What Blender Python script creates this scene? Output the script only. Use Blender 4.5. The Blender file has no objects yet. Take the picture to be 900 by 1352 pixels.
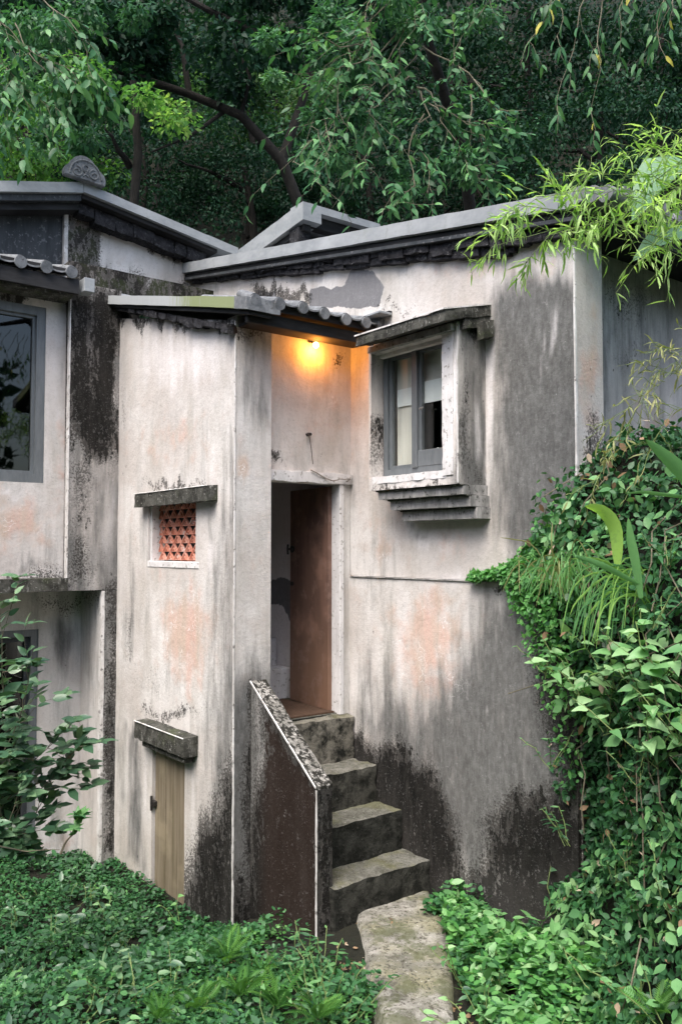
import bpy, bmesh, math, random
import numpy as np
from mathutils import Vector, Matrix, noise as mnoise
R = math.radians
rng = np.random.default_rng(7)
random.seed(7)
sc = bpy.context.scene
col = sc.collection

# ------------------------------------------------------------------ camera
EYE = Vector((0, 0, 2.3)); F = 1123.0; CX, CY = 450.0, 676.0
YAW = R(52.2); PIT = math.atan(49 / F)
cam_d = bpy.data.cameras.new('camera'); cam = bpy.data.objects.new('camera', cam_d); col.objects.link(cam)
cam.location = EYE; cam.rotation_euler = (math.pi / 2 + PIT, 0, YAW)
cam_d.sensor_fit = 'HORIZONTAL'; cam_d.sensor_width = 36; cam_d.lens = 36 * F / 900
cam_d.clip_start = 0.05; cam_d.clip_end = 500
sc.camera = cam
# ------------------------------------------------------------------ world, sun, exposure
SUN_EL, SUN_AZ = R(58), R(-62)          # azimuth of the sun in the XY plane
w = bpy.data.worlds.new('World'); sc.world = w; w.use_nodes = True
nt = w.node_tree; bg = nt.nodes['Background']
sky = nt.nodes.new('ShaderNodeTexSky'); sky.sky_type = 'NISHITA'; sky.sun_disc = False
sky.sun_elevation = SUN_EL; sky.sun_rotation = math.pi / 2 - SUN_AZ
sky.air_density = 1.0; sky.dust_density = 4.0; sky.ozone_density = 0.6
nt.links.new(sky.outputs[0], bg.inputs[0]); bg.inputs[1].default_value = 0.15
sd = bpy.data.lights.new('sun', 'SUN'); sun = bpy.data.objects.new('sun', sd); col.objects.link(sun)
sd.energy = 1.5; sd.angle = R(38); sd.color = (1, .975, .94)
sdir = Vector((math.cos(SUN_EL) * math.cos(SUN_AZ), math.cos(SUN_EL) * math.sin(SUN_AZ), math.sin(SUN_EL)))
sun.rotation_euler = sdir.to_track_quat('Z', 'Y').to_euler()
sun.location = (0, 0, 30)
sc.view_settings.view_transform = 'Standard'; sc.view_settings.look = 'None'
sc.view_settings.exposure = 1.35; sc.view_settings.gamma = 1; sc.view_settings.use_curve_mapping = False

# ------------------------------------------------------------------ survey helpers: pixel of the survey photo + known plane -> point
fw = np.array([-math.sin(YAW) * math.cos(PIT), math.cos(YAW) * math.cos(PIT), math.sin(PIT)])
rt = np.array([math.cos(YAW), math.sin(YAW), 0.0]); up = np.cross(rt, fw); EY = np.array(EYE)
def _ray(px, py): return fw + rt * (px - CX) / F - up * (py - CY) / F
def onx(px, py, X): r = _ray(px, py); return Vector(EY + r * (X / r[0]))
def ony(px, py, Y): r = _ray(px, py); return Vector(EY + r * (Y / r[1]))
def onz(px, py, Z): r = _ray(px, py); return Vector(EY + r * ((Z - EY[2]) / r[2]))
def ond(px, py, d): return Vector(EY + _ray(px, py) * d)
def proj(P):
    d = P - EY; z = d @ fw
    return CX + F * (d @ rt) / z, CY - F * (d @ up) / z

# ------------------------------------------------------------------ object helpers
def tag(o, label=None, cat=None, group=None, kind=None):
    if label: o['label'] = label
    if cat: o['category'] = cat
    if group: o['group'] = group
    if kind: o['kind'] = kind
    return o
def empty(name, loc, label=None, cat=None, group=None):
    o = bpy.data.objects.new(name, None); col.objects.link(o); o.location = loc; o.empty_display_size = .1
    return tag(o, label, cat, group)
def link(name, me, mat, parent=None, label=None, smooth=False):
    o = bpy.data.objects.new(name, me); col.objects.link(o)
    if mat is not None and len(me.materials) == 0: me.materials.append(mat)
    if smooth: me.shade_smooth()
    if parent is not None:
        o.parent = parent
        p = parent; off = Vector((0, 0, 0))
        while p is not None: off += p.location; p = p.parent
        o.location = -off
    if label: o['label'] = label
    return o
def frombm(name, bm, mat, parent=None, label=None, smooth=False):
    bmesh.ops.recalc_face_normals(bm, faces=bm.faces)
    me = bpy.data.meshes.new(name); bm.to_mesh(me); bm.free()
    return link(name, me, mat, parent, label, smooth)
def V(*a): return Vector(a)
def bx(bm, p, a, b, c):
    """box from corner p and three edge vectors"""
    p, a, b, c = map(Vector, (p, a, b, c)); vs = []
    for i in (0, 1):
        for j in (0, 1):
            for k in (0, 1): vs.append(bm.verts.new(p + a * i + b * j + c * k))
    for f in ((0, 1, 3, 2), (4, 6, 7, 5), (0, 4, 5, 1), (2, 3, 7, 6), (0, 2, 6, 4), (1, 5, 7, 3)):
        bm.faces.new([vs[i] for i in f])
def aab(bm, x0, x1, y0, y1, z0, z1): bx(bm, (x0, y0, z0), (x1 - x0, 0, 0), (0, y1 - y0, 0), (0, 0, z1 - z0))
def box(name, p, a, b, c, mat, parent=None, label=None, bev=.004):
    bm = bmesh.new(); bx(bm, p, a, b, c)
    if bev: bmesh.ops.bevel(bm, geom=list(bm.edges), offset=bev, segments=1, affect='EDGES')
    return frombm(name, bm, mat, parent, label)
def abox(name, x0, x1, y0, y1, z0, z1, mat, parent=None, label=None, bev=.004):
    return box(name, (x0, y0, z0), (x1 - x0, 0, 0), (0, y1 - y0, 0), (0, 0, z1 - z0), mat, parent, label, bev)
def rough(name, p, a, b, c, mat, parent=None, label=None, amp=.008, cell=.05, freq=6, seed=0):
    """a box whose surface is a worn, uneven lattice"""
    p, a, b, c = map(Vector, (p, a, b, c)); n = [max(1, int(round(v.length / cell))) for v in (a, b, c)]
    vid = {}; vs = []; fs = []
    ax = [a.normalized(), b.normalized(), c.normalized()]
    def vert(i, j, k):
        key = (i, j, k)
        if key in vid: return vid[key]
        q = p + a * (i / n[0]) + b * (j / n[1]) + c * (k / n[2])
        d = mnoise.noise_vector(q * freq + V(seed, 0, seed)) * amp + mnoise.noise_vector(q * freq * 3.1) * amp * .5
        e = sum(1 for t, m in ((i, n[0]), (j, n[1]), (k, n[2])) if t in (0, m))
        if e >= 2:   # worn arris: pull towards the middle
            cen = p + (a + b + c) / 2; dd = V(0, 0, 0)
            for t, m, v in ((i, n[0], ax[0]), (j, n[1], ax[1]), (k, n[2], ax[2])):
                if t == 0: dd += v
                elif t == m: dd -= v
            d += dd * amp * (abs(mnoise.noise(q * 14)) * 1.4)
        vid[key] = len(vs); vs.append(q + d); return vid[key]
    def face(fixed, val):
        o = [t for t in range(3) if t != fixed]
        for u in range(n[o[0]]):
            for v in range(n[o[1]]):
                q = []
                for du, dv in ((0, 0), (1, 0), (1, 1), (0, 1)):
                    t = [0, 0, 0]; t[fixed] = val; t[o[0]] = u + du; t[o[1]] = v + dv; q.append(vert(*t))
                fs.append(q)
    for ff in range(3): face(ff, 0); face(ff, n[ff])
    me = bpy.data.meshes.new(name); me.from_pydata([tuple(v) for v in vs], [], fs)
    bm = bmesh.new(); bm.from_mesh(me); bmesh.ops.recalc_face_normals(bm, faces=bm.faces); bm.to_mesh(me); bm.free()
    o = link(name, me, mat, parent, label, True); me.set_sharp_from_angle(angle=R(38)); return o
def tube_arr(pts, rad, sides=6):
    pts = [Vector(p) for p in pts]; n = len(pts); vs = []; fs = []
    if not hasattr(rad, '__len__'): rad = [rad] * n
    prev = None
    for i in range(n):
        t = (pts[min(i + 1, n - 1)] - pts[max(i - 1, 0)]).normalized()
        u = (prev - t * prev.dot(t)) if prev is not None else t.cross(V(0, 0, 1) if abs(t.z) < .9 else V(1, 0, 0))
        if u.length < 1e-5: u = t.orthogonal()
        u.normalize(); prev = u; v = t.cross(u)
        for s in range(sides):
            an = 2 * math.pi * s / sides
            vs.append(pts[i] + (u * math.cos(an) + v * math.sin(an)) * rad[i])
    for i in range(n - 1):
        for s in range(sides):
            a, b = i * sides + s, i * sides + (s + 1) % sides
            fs.append((a, b, b + sides, a + sides))
    fs.append(tuple(range(sides))[::-1]); fs.append(tuple((n - 1) * sides + s for s in range(sides)))
    return vs, fs
def tubes(name, lst, mat, parent=None, label=None, sides=6):
    vs = []; fs = []
    for pts, rad in lst:
        a, b = tube_arr(pts, rad, sides); o = len(vs); vs += a; fs += [tuple(i + o for i in f) for f in b]
    me = bpy.data.meshes.new(name); me.from_pydata([tuple(v) for v in vs], [], fs)
    o = link(name, me, mat, parent, label, True); me.set_sharp_from_angle(angle=R(50)); return o
def wobble(p0, p1, n, amp, sag=0):
    p0, p1 = Vector(p0), Vector(p1); L = (p1 - p0).length; s = V(*rng.uniform(0, 50, 3)); out = []
    for i in range(n + 1):
        t = i / n; q = p0.lerp(p1, t)
        q += mnoise.noise_vector(s + V(t * 3, 0, 0)) * amp * L * math.sin(math.pi * min(t, .5) ) + V(0, 0, -sag * L * t * t)
        out.append(q)
    return out

# ------------------------------------------------------------------ material helpers
class G:
    def __init__(s, name):
        s.m = bpy.data.materials.new(name); s.m.use_nodes = True; s.t = s.m.node_tree
        s.N = s.t.nodes; s.L = s.t.links; s.b = s.N['Principled BSDF']; s.out = s.N['Material Output']
        g = s.N.new('ShaderNodeNewGeometry'); s.pos = g.outputs['Position']; s.nor = g.outputs['Normal']
    def set(s, inp, v):
        if isinstance(v, bpy.types.NodeSocket): s.L.new(v, inp)
        elif v is not None: inp.default_value = v
    def n(s, typ, **k):
        nd = s.N.new(typ)
        for a, b in k.items():
            if a.startswith('i_'):
                s.set(nd.inputs[int(a[2:])], b)
            else: setattr(nd, a, b)
        return nd
    def scale(s, v, vec=None):
        return s.n('ShaderNodeVectorMath', operation='MULTIPLY', i_0=vec if vec is not None else s.pos, i_1=v).outputs[0]
    def noise(s, sc_, det=4, rough=.55, vec=None, dist=0):
        nd = s.n('ShaderNodeTexNoise'); s.set(nd.inputs['Vector'], vec if vec is not None else s.pos)
        nd.inputs['Scale'].default_value = sc_; nd.inputs['Detail'].default_value = det
        nd.inputs['Roughness'].default_value = rough; nd.inputs['Distortion'].default_value = dist
        return nd.outputs[0]
    def math(s, op, a, b=None, c=None):
        nd = s.n('ShaderNodeMath', operation=op); s.set(nd.inputs[0], a)
        if b is not None: s.set(nd.inputs[1], b)
        if c is not None: s.set(nd.inputs[2], c)
        return nd.outputs[0]
    def step(s, v, lo, hi, a=0, b=1):
        nd = s.n('ShaderNodeMapRange', interpolation_type='SMOOTHSTEP')
        s.set(nd.inputs[0], v)
        for i, x in zip((1, 2, 3, 4), (lo, hi, a, b)): nd.inputs[i].default_value = x
        return nd.outputs[0]
    def mix(s, f, a, b, mode='MIX'):
        nd = s.n('ShaderNodeMix', data_type='RGBA', blend_type=mode)
        s.set(nd.inputs[0], f)
        for i, c in ((6, a), (7, b)):
            s.set(nd.inputs[i], (c[0], c[1], c[2], 1) if isinstance(c, tuple) else c)
        return nd.outputs[2]
    def attr(s, name):
        return s.n('ShaderNodeAttribute', attribute_name=name).outputs['Fac']
    def bump(s, h, strength=.3, dist=.01, nrm=None):
        nd = s.n('ShaderNodeBump'); nd.inputs['Strength'].default_value = strength; nd.inputs['Distance'].default_value = dist
        s.L.new(h, nd.inputs['Height'])
        if nrm is not None: s.L.new(nrm, nd.inputs['Normal'])
        s.L.new(nd.outputs[0], s.b.inputs['Normal']); return nd.outputs[0]
    def fin(s, c, rough=.8, spec=None):
        s.set(s.b.inputs['Base Color'], (c[0], c[1], c[2], 1) if isinstance(c, tuple) else c)
        s.set(s.b.inputs['Roughness'], rough)
        if spec is not None: s.b.inputs['Specular IOR Level'].default_value = spec
        return s.m

def m_plaster():
    g = G('weathered_plaster')
    st = g.scale((1, 1, .16)); st2 = g.scale((1, 1, .35))
    big = g.noise(1.1, 5, .6); mid = g.noise(5, 6, .6); fine = g.noise(38, 5, .65)
    streak = g.noise(7, 6, .65, st); streak2 = g.noise(24, 6, .7, st); rag = g.noise(26, 6, .72, st2)
    D, Gy, Pk, Wt, Pt = (g.attr(k) for k in ('m_dark', 'm_gray', 'm_pink', 'm_white', 'm_patch'))
    c = g.mix(g.step(big, .35, .7), (.54, .505, .478), (.715, .70, .685))
    c = g.mix(g.math('MULTIPLY', g.step(streak, .45, .75), .55), c, (.38, .375, .35)); c = g.mix(g.math('MULTIPLY', g.step(g.noise(2.2, 6, .7, g.scale((1, 1, .3))), .5, .68), .45), c, (.40, .375, .33))
    c = g.mix(g.math('MULTIPLY', g.step(mid, .52, .7), .35), c, (.5, .44, .40))
    # pink / beige undercoat worn through
    pk = g.math('MULTIPLY', g.step(g.math('ADD', Pk, g.math('MULTIPLY', g.math('SUBTRACT', mid, .5), 1.6)), .25, .95), .8)
    c = g.mix(pk, c, g.mix(g.step(streak, .35, .65), (.60, .38, .31), (.56, .43, .34)))
    # grey weathering in vertical runs
    gv = g.math('ADD', Gy, g.math('ADD', g.math('MULTIPLY', g.math('SUBTRACT', streak, .5), 1.1), g.math('MULTIPLY', g.math('SUBTRACT', big, .5), .7)))
    c = g.mix(g.math('MULTIPLY', g.step(gv, .15, .85), .94), c, g.mix(g.step(rag, .3, .75), (.070, .072, .070), (.160, .163, .160)))
    # lime bloom
    wv = g.math('ADD', Wt, g.math('MULTIPLY', g.math('SUBTRACT', streak, .5), 1.2))
    c = g.mix(g.math('MULTIPLY', g.step(wv, .3, 1.0), .8), c, (.80, .77, .77))
    # sooty patch of fresh cement
    c = g.mix(g.step(g.math('ADD', Pt, g.math('MULTIPLY', g.math('SUBTRACT', rag, .5), .22)), .48, .53), c, g.mix(streak2, (.15, .152, .16), (.24, .24, .25)))
    # crackle lines
    vo = g.n('ShaderNodeTexVoronoi', feature='DISTANCE_TO_EDGE')
    wv_ = g.n('ShaderNodeVectorMath', operation='ADD', i_0=g.pos, i_1=g.n('ShaderNodeVectorMath', operation='SCALE', i_0=g.n('ShaderNodeTexNoise', i_2=9.0).outputs[1]).outputs[0])
    wv_.inputs[1].default_value = (0, 0, 0)
    nz = g.n('ShaderNodeTexNoise'); nz.inputs['Scale'].default_value = 11; g.L.new(g.pos, nz.inputs['Vector'])
    scn = g.n('ShaderNodeVectorMath', operation='SCALE', i_0=nz.outputs[1]); scn.inputs[3].default_value = .12
    g.L.new(scn.outputs[0], wv_.inputs[1]); g.L.new(wv_.outputs[0], vo.inputs['Vector']); vo.inputs['Scale'].default_value = 17
    crk = g.math('MULTIPLY', g.step(vo.outputs['Distance'], .0, .05, 1, 0), g.step(g.math('ADD', g.math('MULTIPLY', Pk, .5), big), .62, .85))
    crk = g.math('MULTIPLY', crk, g.step(g.noise(6, 3), .5, .62))
    c = g.mix(g.math('MULTIPLY', crk, .75), c, (.82, .80, .80))
    # black mould with a ragged edge; also drives painted eave shade and top strips
    rag2 = g.noise(11, 7, .75, g.scale((1, 1, .45)))
    dv = g.math('ADD', D, g.math('ADD', g.math('MULTIPLY', g.math('SUBTRACT', rag, .5), 1.7), g.math('ADD', g.math('MULTIPLY', g.math('SUBTRACT', rag2, .5), 1.5), g.math('MULTIPLY', g.math('SUBTRACT', fine, .5), .9))))
    dk = g.step(dv, .44, .66)
    dcol = g.mix(g.step(rag2, .35, .65), (.003, .0031, .0027), (.0095, .0090, .0078)); dcol = g.mix(g.step(streak2, .52, .68), dcol, (.024, .0235, .021)); dcol = g.mix(g.step(g.noise(60, 4, .75), .60, .68), dcol, (.09, .086, .08))
    dcol = g.mix(g.attr('m_brown'), dcol, g.mix(big, (.012, .0075, .006), (.028, .016, .011)))
    dcol = g.mix(g.math('MULTIPLY', g.attr('m_moss'), g.step(mid, .4, .6)), dcol, (.025, .034, .012))
    c = g.mix(g.math('MULTIPLY', dk, .95), c, dcol)
    # halo of fine mould dots
    hal = g.math('MULTIPLY', g.step(g.math('ADD', g.math('MULTIPLY', D, .5), g.noise(55, 4, .7)), .62, .72), g.step(g.math('ADD', g.math('MULTIPLY', D, .7), big), .45, .8))
    hal = g.math('MULTIPLY', hal, g.math('SUBTRACT', 1.0, dk)); c = g.mix(g.math('MULTIPLY', hal, .85), c, (.03, .027, .024))
    # overall grit: lime sand grain and grime caught in it
    gr1 = g.noise(30, 6, .8); gr2 = g.noise(85, 3, .7); gr3 = g.noise(14, 6, .75, g.scale((1, 1, .5)))
    gg = g.math('ADD', g.math('MULTIPLY', gr1, .45), g.math('ADD', g.math('MULTIPLY', gr2, .3), g.math('MULTIPLY', gr3, .25)))
    c = g.mix(g.step(gg, .52, .36, 0, .45), c, g.mix(.5, c, (.10, .09, .085)))
    c = g.mix(g.step(gg, .53, .66, 0, .5), c, g.mix(.35, c, (.85, .83, .82)))
    # sparse pits and pale flecks
    c = g.mix(g.math('MULTIPLY', g.step(g.noise(70, 3, .6), .70, .76), .7), c, (.09, .08, .07))
    c = g.mix(g.math('MULTIPLY', g.step(g.noise(64, 4, .7, g.scale((1, 1.1, .9))), .69, .76), .8), c, (.75, .74, .74))
    h = g.math('ADD', g.math('MULTIPLY', fine, .5), g.math('ADD', g.math('MULTIPLY', mid, .9), g.math('MULTIPLY', dk, .25)))
    g.bump(h, .6, .012)
    g.set(g.b.inputs['Specular IOR Level'], g.math('MULTIPLY_ADD', dk, -.11, .13)); return g.fin(c, g.step(streak, .3, .7, .82, .95))

def m_simple(name, c1, c2, sc_=8, rough=.8, streak=None, bump=.3, bd=.006, spec=.3, metal=0, c3=None, c3s=14):
    g = G(name); v = g.scale(streak) if streak else g.pos
    a = g.noise(sc_, 6, .6, v); b = g.noise(sc_ * 5, 5, .65, v)
    c = g.mix(g.step(g.math('ADD', g.math('MULTIPLY', a, .7), g.math('MULTIPLY', b, .3)), .35, .65), c1, c2)
    if c3: c = g.mix(g.step(g.noise(c3s, 6, .7), .56, .64), c, c3)
    g.bump(g.math('ADD', a, g.math('MULTIPLY', b, .7)), bump, bd); g.b.inputs['Metallic'].default_value = metal
    return g.fin(c, rough, spec)

M = {}
M['plaster'] = m_plaster()
def m_ledge():
    g = G('mossy_cast_concrete')
    a = g.noise(9, 6, .65); f_ = g.noise(45, 6, .7); s_ = g.noise(30, 5, .7, g.scale((1, 1, .3)))
    c = g.mix(g.step(a, .35, .7), (.03, .03, .026), (.10, .10, .088))
    c = g.mix(g.step(s_, .56, .66), c, (.19, .19, .175))
    c = g.mix(g.step(f_, .6, .66), c, (.33, .33, .31))
    c = g.mix(g.math('MULTIPLY', g.step(g.noise(5, 4), .55, .7), .6), c, (.06, .075, .035))
    g.bump(g.math('ADD', a, f_), .8, .012); return g.fin(c, .95, .2)
M['ledge'] = m_ledge()
def m_captop():
    g = G('lichen_spotted_coping')
    a = g.noise(26, 6, .75); b = g.noise(7, 4)
    c = g.mix(g.step(b, .4, .6), (.20, .195, .18), (.40, .39, .37)); c = g.mix(g.step(g.noise(60, 4, .7), .5, .62), c, (.10, .10, .09))
    c = g.mix(g.step(g.math('ADD', a, g.math('MULTIPLY', b, .25)), .56, .66), c, (.02, .02, .017))
    g.bump(a, .6, .01); return g.fin(c, .95, .2)
M['captop'] = m_captop()
M['graycon'] = m_simple('stained_grey_concrete', (.17, .17, .165), (.40, .39, .38), 9, .95, (1, 1, .35), .6, .01, c3=(.05, .05, .045), c3s=24)
def m_step():
    g = G('worn_step_concrete')
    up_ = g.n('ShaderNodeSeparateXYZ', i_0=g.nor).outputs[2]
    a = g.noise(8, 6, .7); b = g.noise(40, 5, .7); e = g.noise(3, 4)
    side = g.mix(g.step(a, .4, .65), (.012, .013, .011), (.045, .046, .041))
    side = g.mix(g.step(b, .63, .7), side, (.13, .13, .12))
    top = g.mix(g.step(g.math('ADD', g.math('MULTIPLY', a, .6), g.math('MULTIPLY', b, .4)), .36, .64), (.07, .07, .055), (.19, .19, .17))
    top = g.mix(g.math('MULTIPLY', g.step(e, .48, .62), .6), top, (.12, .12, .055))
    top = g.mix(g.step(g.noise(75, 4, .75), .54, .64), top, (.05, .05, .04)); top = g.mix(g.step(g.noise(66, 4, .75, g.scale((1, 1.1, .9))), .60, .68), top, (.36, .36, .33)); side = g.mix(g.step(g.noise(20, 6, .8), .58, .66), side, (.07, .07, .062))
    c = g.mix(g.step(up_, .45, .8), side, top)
    c = g.mix(g.math('MULTIPLY', g.attr('m_pale'), g.step(a, .35, .6)), c, (.24, .225, .19))
    g.bump(g.math('ADD', a, b), .9, .015); return g.fin(c, .95, .2)
M['step'] = m_step()
M['coping'] = m_simple('grey_coping_cement', (.23, .25, .265), (.34, .36, .375), 4, .75, (.6, .6, 1), .25, .004, c3=(.27, .29, .29), c3s=9)
def m_moss_coping():
    g = G('algae_streaked_coping'); x = g.n('ShaderNodeSeparateXYZ', i_0=g.pos).outputs[0]
    s_ = g.noise(30, 5, .7, g.scale((1, 1, .15)))
    c = g.mix(s_, (.30, .32, .33), (.38, .40, .40))
    a = g.math('ADD', g.step(x, -7.3, -6.0), g.math('MULTIPLY', g.math('SUBTRACT', s_, .5), 1.5))
    c = g.mix(g.math('MULTIPLY', g.step(a, .45, .9), .85), c, (.20, .24, .09))
    g.bump(s_, .3, .004); return g.fin(c, .8, .3)
M['moss_coping'] = m_moss_coping()
M['mortar'] = m_simple('black_broken_mortar', (.012, .012, .014), (.045, .045, .05), 10, .9, None, 1.0, .02, .2, c3=(.09, .09, .095), c3s=28)
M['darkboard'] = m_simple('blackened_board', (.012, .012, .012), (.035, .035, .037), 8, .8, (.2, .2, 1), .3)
M['panel'] = m_simple('slate_grey_panel', (.03, .034, .038), (.06, .065, .07), 10, .6, (1, 1, .15), .2, c3=(.15, .155, .16), c3s=22)
M['tile'] = m_simple('grey_roof_tile', (.10, .108, .115), (.22, .23, .24), 12, .7, None, .4, .004, c3=(.10, .10, .10), c3s=20)
M['bead'] = m_simple('white_corner_bead', (.5, .48, .46), (.75, .74, .73), 12, .7, (1, 1, .5), .2, c3=(.22, .21, .20), c3s=16)
M['white'] = m_simple('chalky_white_plaster', (.55, .54, .54), (.74, .73, .73), 6, .9, (1, 1, .4), .5, c3=(.3, .29, .27), c3s=30)
M['blind'] = m_simple('white_blind', (.86, .86, .85), (.9, .9, .89), 10, .9, None, .1)
M['curtain'] = m_simple('beige_curtain', (.6, .56, .5), (.75, .71, .65), 9, .95, (1, 1, .08), .3)
M['frame'] = m_simple('grey_window_frame', (.105, .118, .126), (.15, .166, .176), 20, .45, (1, 1, .2), .15, .002, .5)
M['terracotta'] = m_simple('terracotta', (.55, .19, .12), (.66, .34, .26), 9, .85, None, .4, .004, c3=(.62, .50, .46), c3s=14)
M['chrome'] = m_simple('dull_metal', (.45, .45, .45), (.6, .6, .6), 20, .35, None, .1, metal=.9)
M['iron'] = m_simple('dark_iron', (.015, .014, .013), (.04, .037, .035), 25, .5, None, .3)
M['wire'] = m_simple('old_cable', (.16, .14, .12), (.3, .27, .24), 25, .7, None, .2)
M['mat'] = m_simple('brown_doormat', (.06, .035, .022), (.10, .06, .04), 40, .95, None, .5)
M['porcelain'] = m_simple('white_porcelain', (.75, .75, .74), (.82, .82, .81), 5, .25, None, .05, spec=.5)
M['black'] = m_simple('shade_black', (.03, .035, .035), (.045, .05, .05), 5, .9, None, .1)  # black colour stands in for the darkness inside unlit rooms
def m_door():
    g = G('red_brown_painted_door'); s_ = g.noise(6, 6, .65, g.scale((1, 1, .12))); a = g.noise(4, 5); f_ = g.noise(40, 5, .7, g.scale((1, 1, .3)))
    z = g.n('ShaderNodeSeparateXYZ', i_0=g.pos).outputs[2]
    c = g.mix(g.step(s_, .35, .65), (.10, .060, .046), (.18, .105, .080))
    c = g.mix(g.math('MULTIPLY', g.step(z, 1.9, 1.0), .55), c, (.24, .14, .085))
    c = g.mix(g.math('MULTIPLY', g.step(a, .5, .72), .55), c, (.34, .20, .15))
    c = g.mix(g.math('MULTIPLY', g.step(f_, .62, .72), .5), c, (.06, .035, .025))
    g.bump(f_, .3, .004); c = g.mix(g.math('MULTIPLY', g.step(g.noise(9, 6, .7), .52, .64), .55), c, (.26, .17, .14)); return g.fin(c, .5, .35)
M['door'] = m_door()
def m_plank():
    g = G('bleached_door_plank'); s_ = g.noise(34, 7, .7, g.scale((1, 1, .035))); b = g.noise(9, 5, .6, g.scale((1, 1, .12)))
    c = g.mix(g.step(s_, .3, .7), (.14, .115, .078), (.25, .212, .155))
    c = g.mix(g.math('MULTIPLY', g.step(b, .5, .7), .6), c, (.12, .10, .06))
    c = g.mix(g.math('MULTIPLY', g.step(g.noise(3, 4), .5, .7), .5), c, (.34, .29, .20))
    g.bump(s_, .5, .004); return g.fin(c, .9, .2)
M['plank'] = m_plank()
def m_glass(name, tint=(.6, .68, .66), tr=.55):
    g = G(name); t = g.N.new('ShaderNodeBsdfTransparent'); t.inputs[0].default_value = (*tint, 1)
    gl = g.N.new('ShaderNodeBsdfGlossy'); gl.inputs['Roughness'].default_value = .02
    fr = g.N.new('ShaderNodeLayerWeight'); fr.inputs[0].default_value = .5
    f2 = g.math('MULTIPLY_ADD', g.math('POWER', fr.outputs['Facing'], 4.0), .6, tr)
    mx = g.N.new('ShaderNodeMixShader'); g.L.new(f2, mx.inputs[0]); g.L.new(t.outputs[0], mx.inputs[1]); g.L.new(gl.outputs[0], mx.inputs[2])
    g.L.new(mx.outputs[0], g.out.inputs[0]); return g.m
M['glass'] = m_glass('window_glass', (.95, .97, .96), .04)
M['darkglass'] = m_glass('tinted_window_glass', (.25, .32, .3), .06)
def m_leaf(name, stops, trans=.3, rough=.45, spec=.4):
    """stops: 3 colours chosen per leaf by its own 'v' attribute"""
    g = G(name); v = g.attr('v')
    c = g.mix(g.step(v, 0, .5), stops[0], stops[1]); c = g.mix(g.step(v, .5, 1), c, stops[2])
    c = g.mix(g.math('MULTIPLY', g.step(g.noise(40, 3), .5, .7), .25), c, stops[0])
    g.fin(c, rough, spec)
    t = g.N.new('ShaderNodeBsdfTranslucent')
    hs = g.n('ShaderNodeMix', data_type='RGBA', blend_type='MULTIPLY'); hs.inputs[0].default_value = 1
    g.L.new(c, hs.inputs[6]); hs.inputs[7].default_value = (1.3, 1.4, .7, 1); g.L.new(hs.outputs[2], t.inputs[0])
    mx = g.N.new('ShaderNodeMixShader'); mx.inputs[0].default_value = trans
    g.L.new(g.b.outputs[0], mx.inputs[1]); g.L.new(t.outputs[0], mx.inputs[2]); g.L.new(mx.outputs[0], g.out.inputs[0])
    return g.m
M['forest'] = m_leaf('dark_forest_leaf', ((.006, .024, .014), (.015, .05, .027), (.045, .12, .055)), .2, .5, .12)
M['forest_mid'] = m_leaf('mid_forest_leaf', ((.02, .06, .025), (.05, .12, .04), (.12, .22, .08)), .3, .5, .15)
M['forest_bright'] = m_leaf('fresh_backlit_leaf', ((.05, .15, .04), (.12, .28, .07), (.32, .48, .14)), .5, .5, .2)  # lighter stops also paint backlight into the upper-left leaves
M['branch_leaf'] = m_leaf('overhanging_leaf', ((.022, .08, .034), (.055, .165, .065), (.15, .32, .125)), .3, .45, .25)
M['yellow_leaf'] = m_leaf('yellowed_leaf', ((.45, .42, .06), (.5, .46, .08), (.55, .5, .1)), .3)
M['ivy'] = m_leaf('creeper_leaf', ((.02, .075, .028), (.045, .15, .055), (.12, .30, .10)), .25, .45)
M['bright_ivy'] = m_leaf('young_creeper_leaf', ((.06, .19, .055), (.11, .32, .085), (.22, .47, .15)), .35, .45)
M['broad'] = m_leaf('broad_herb_leaf', ((.08, .21, .08), (.17, .37, .14), (.32, .52, .25)), .3, .42)
M['shrub'] = m_leaf('shrub_leaf', ((.04, .10, .055), (.07, .16, .08), (.17, .29, .15)), .2, .3, .5)
M['fern'] = m_leaf('fern_leaf', ((.045, .14, .035), (.08, .22, .05), (.15, .34, .08)), .4, .5, .2)
M['bamboo'] = m_leaf('fresh_bamboo_leaf', ((.18, .34, .09), (.30, .50, .14), (.48, .66, .26)), .45, .5)
M['drybamboo'] = m_leaf('dull_bamboo_leaf', ((.14, .16, .06), (.24, .26, .10), (.36, .36, .17)), .3, .5)
M['blade'] = m_leaf('long_blade_leaf', ((.10, .26, .11), (.16, .36, .13), (.36, .60, .14)), .4, .4)
M['banana'] = m_leaf('large_pale_leaf', ((.12, .26, .13), (.16, .32, .17), (.2, .36, .2)), .35, .4)
M['dryleaf'] = m_leaf('fallen_dry_leaf', ((.16, .10, .05), (.30, .20, .12), (.50, .42, .32)), .1, .8)
M['bark'] = m_simple('dark_bark', (.005, .005, .004), (.018, .016, .013), 9, .95, (1, 1, .3), .8, .03)
M['twig'] = m_simple('pale_twig', (.10, .09, .06), (.20, .18, .13), 12, .9, None, .4)
M['greenstem'] = m_simple('green_stem', (.10, .16, .05), (.2, .26, .1), 12, .7, None, .2)
M['soil'] = m_simple('dark_forest_soil', (.008, .009, .006), (.018, .018, .011), 3, 1, None, .9, .05, c3=(.01, .022, .009), c3s=5)
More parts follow.
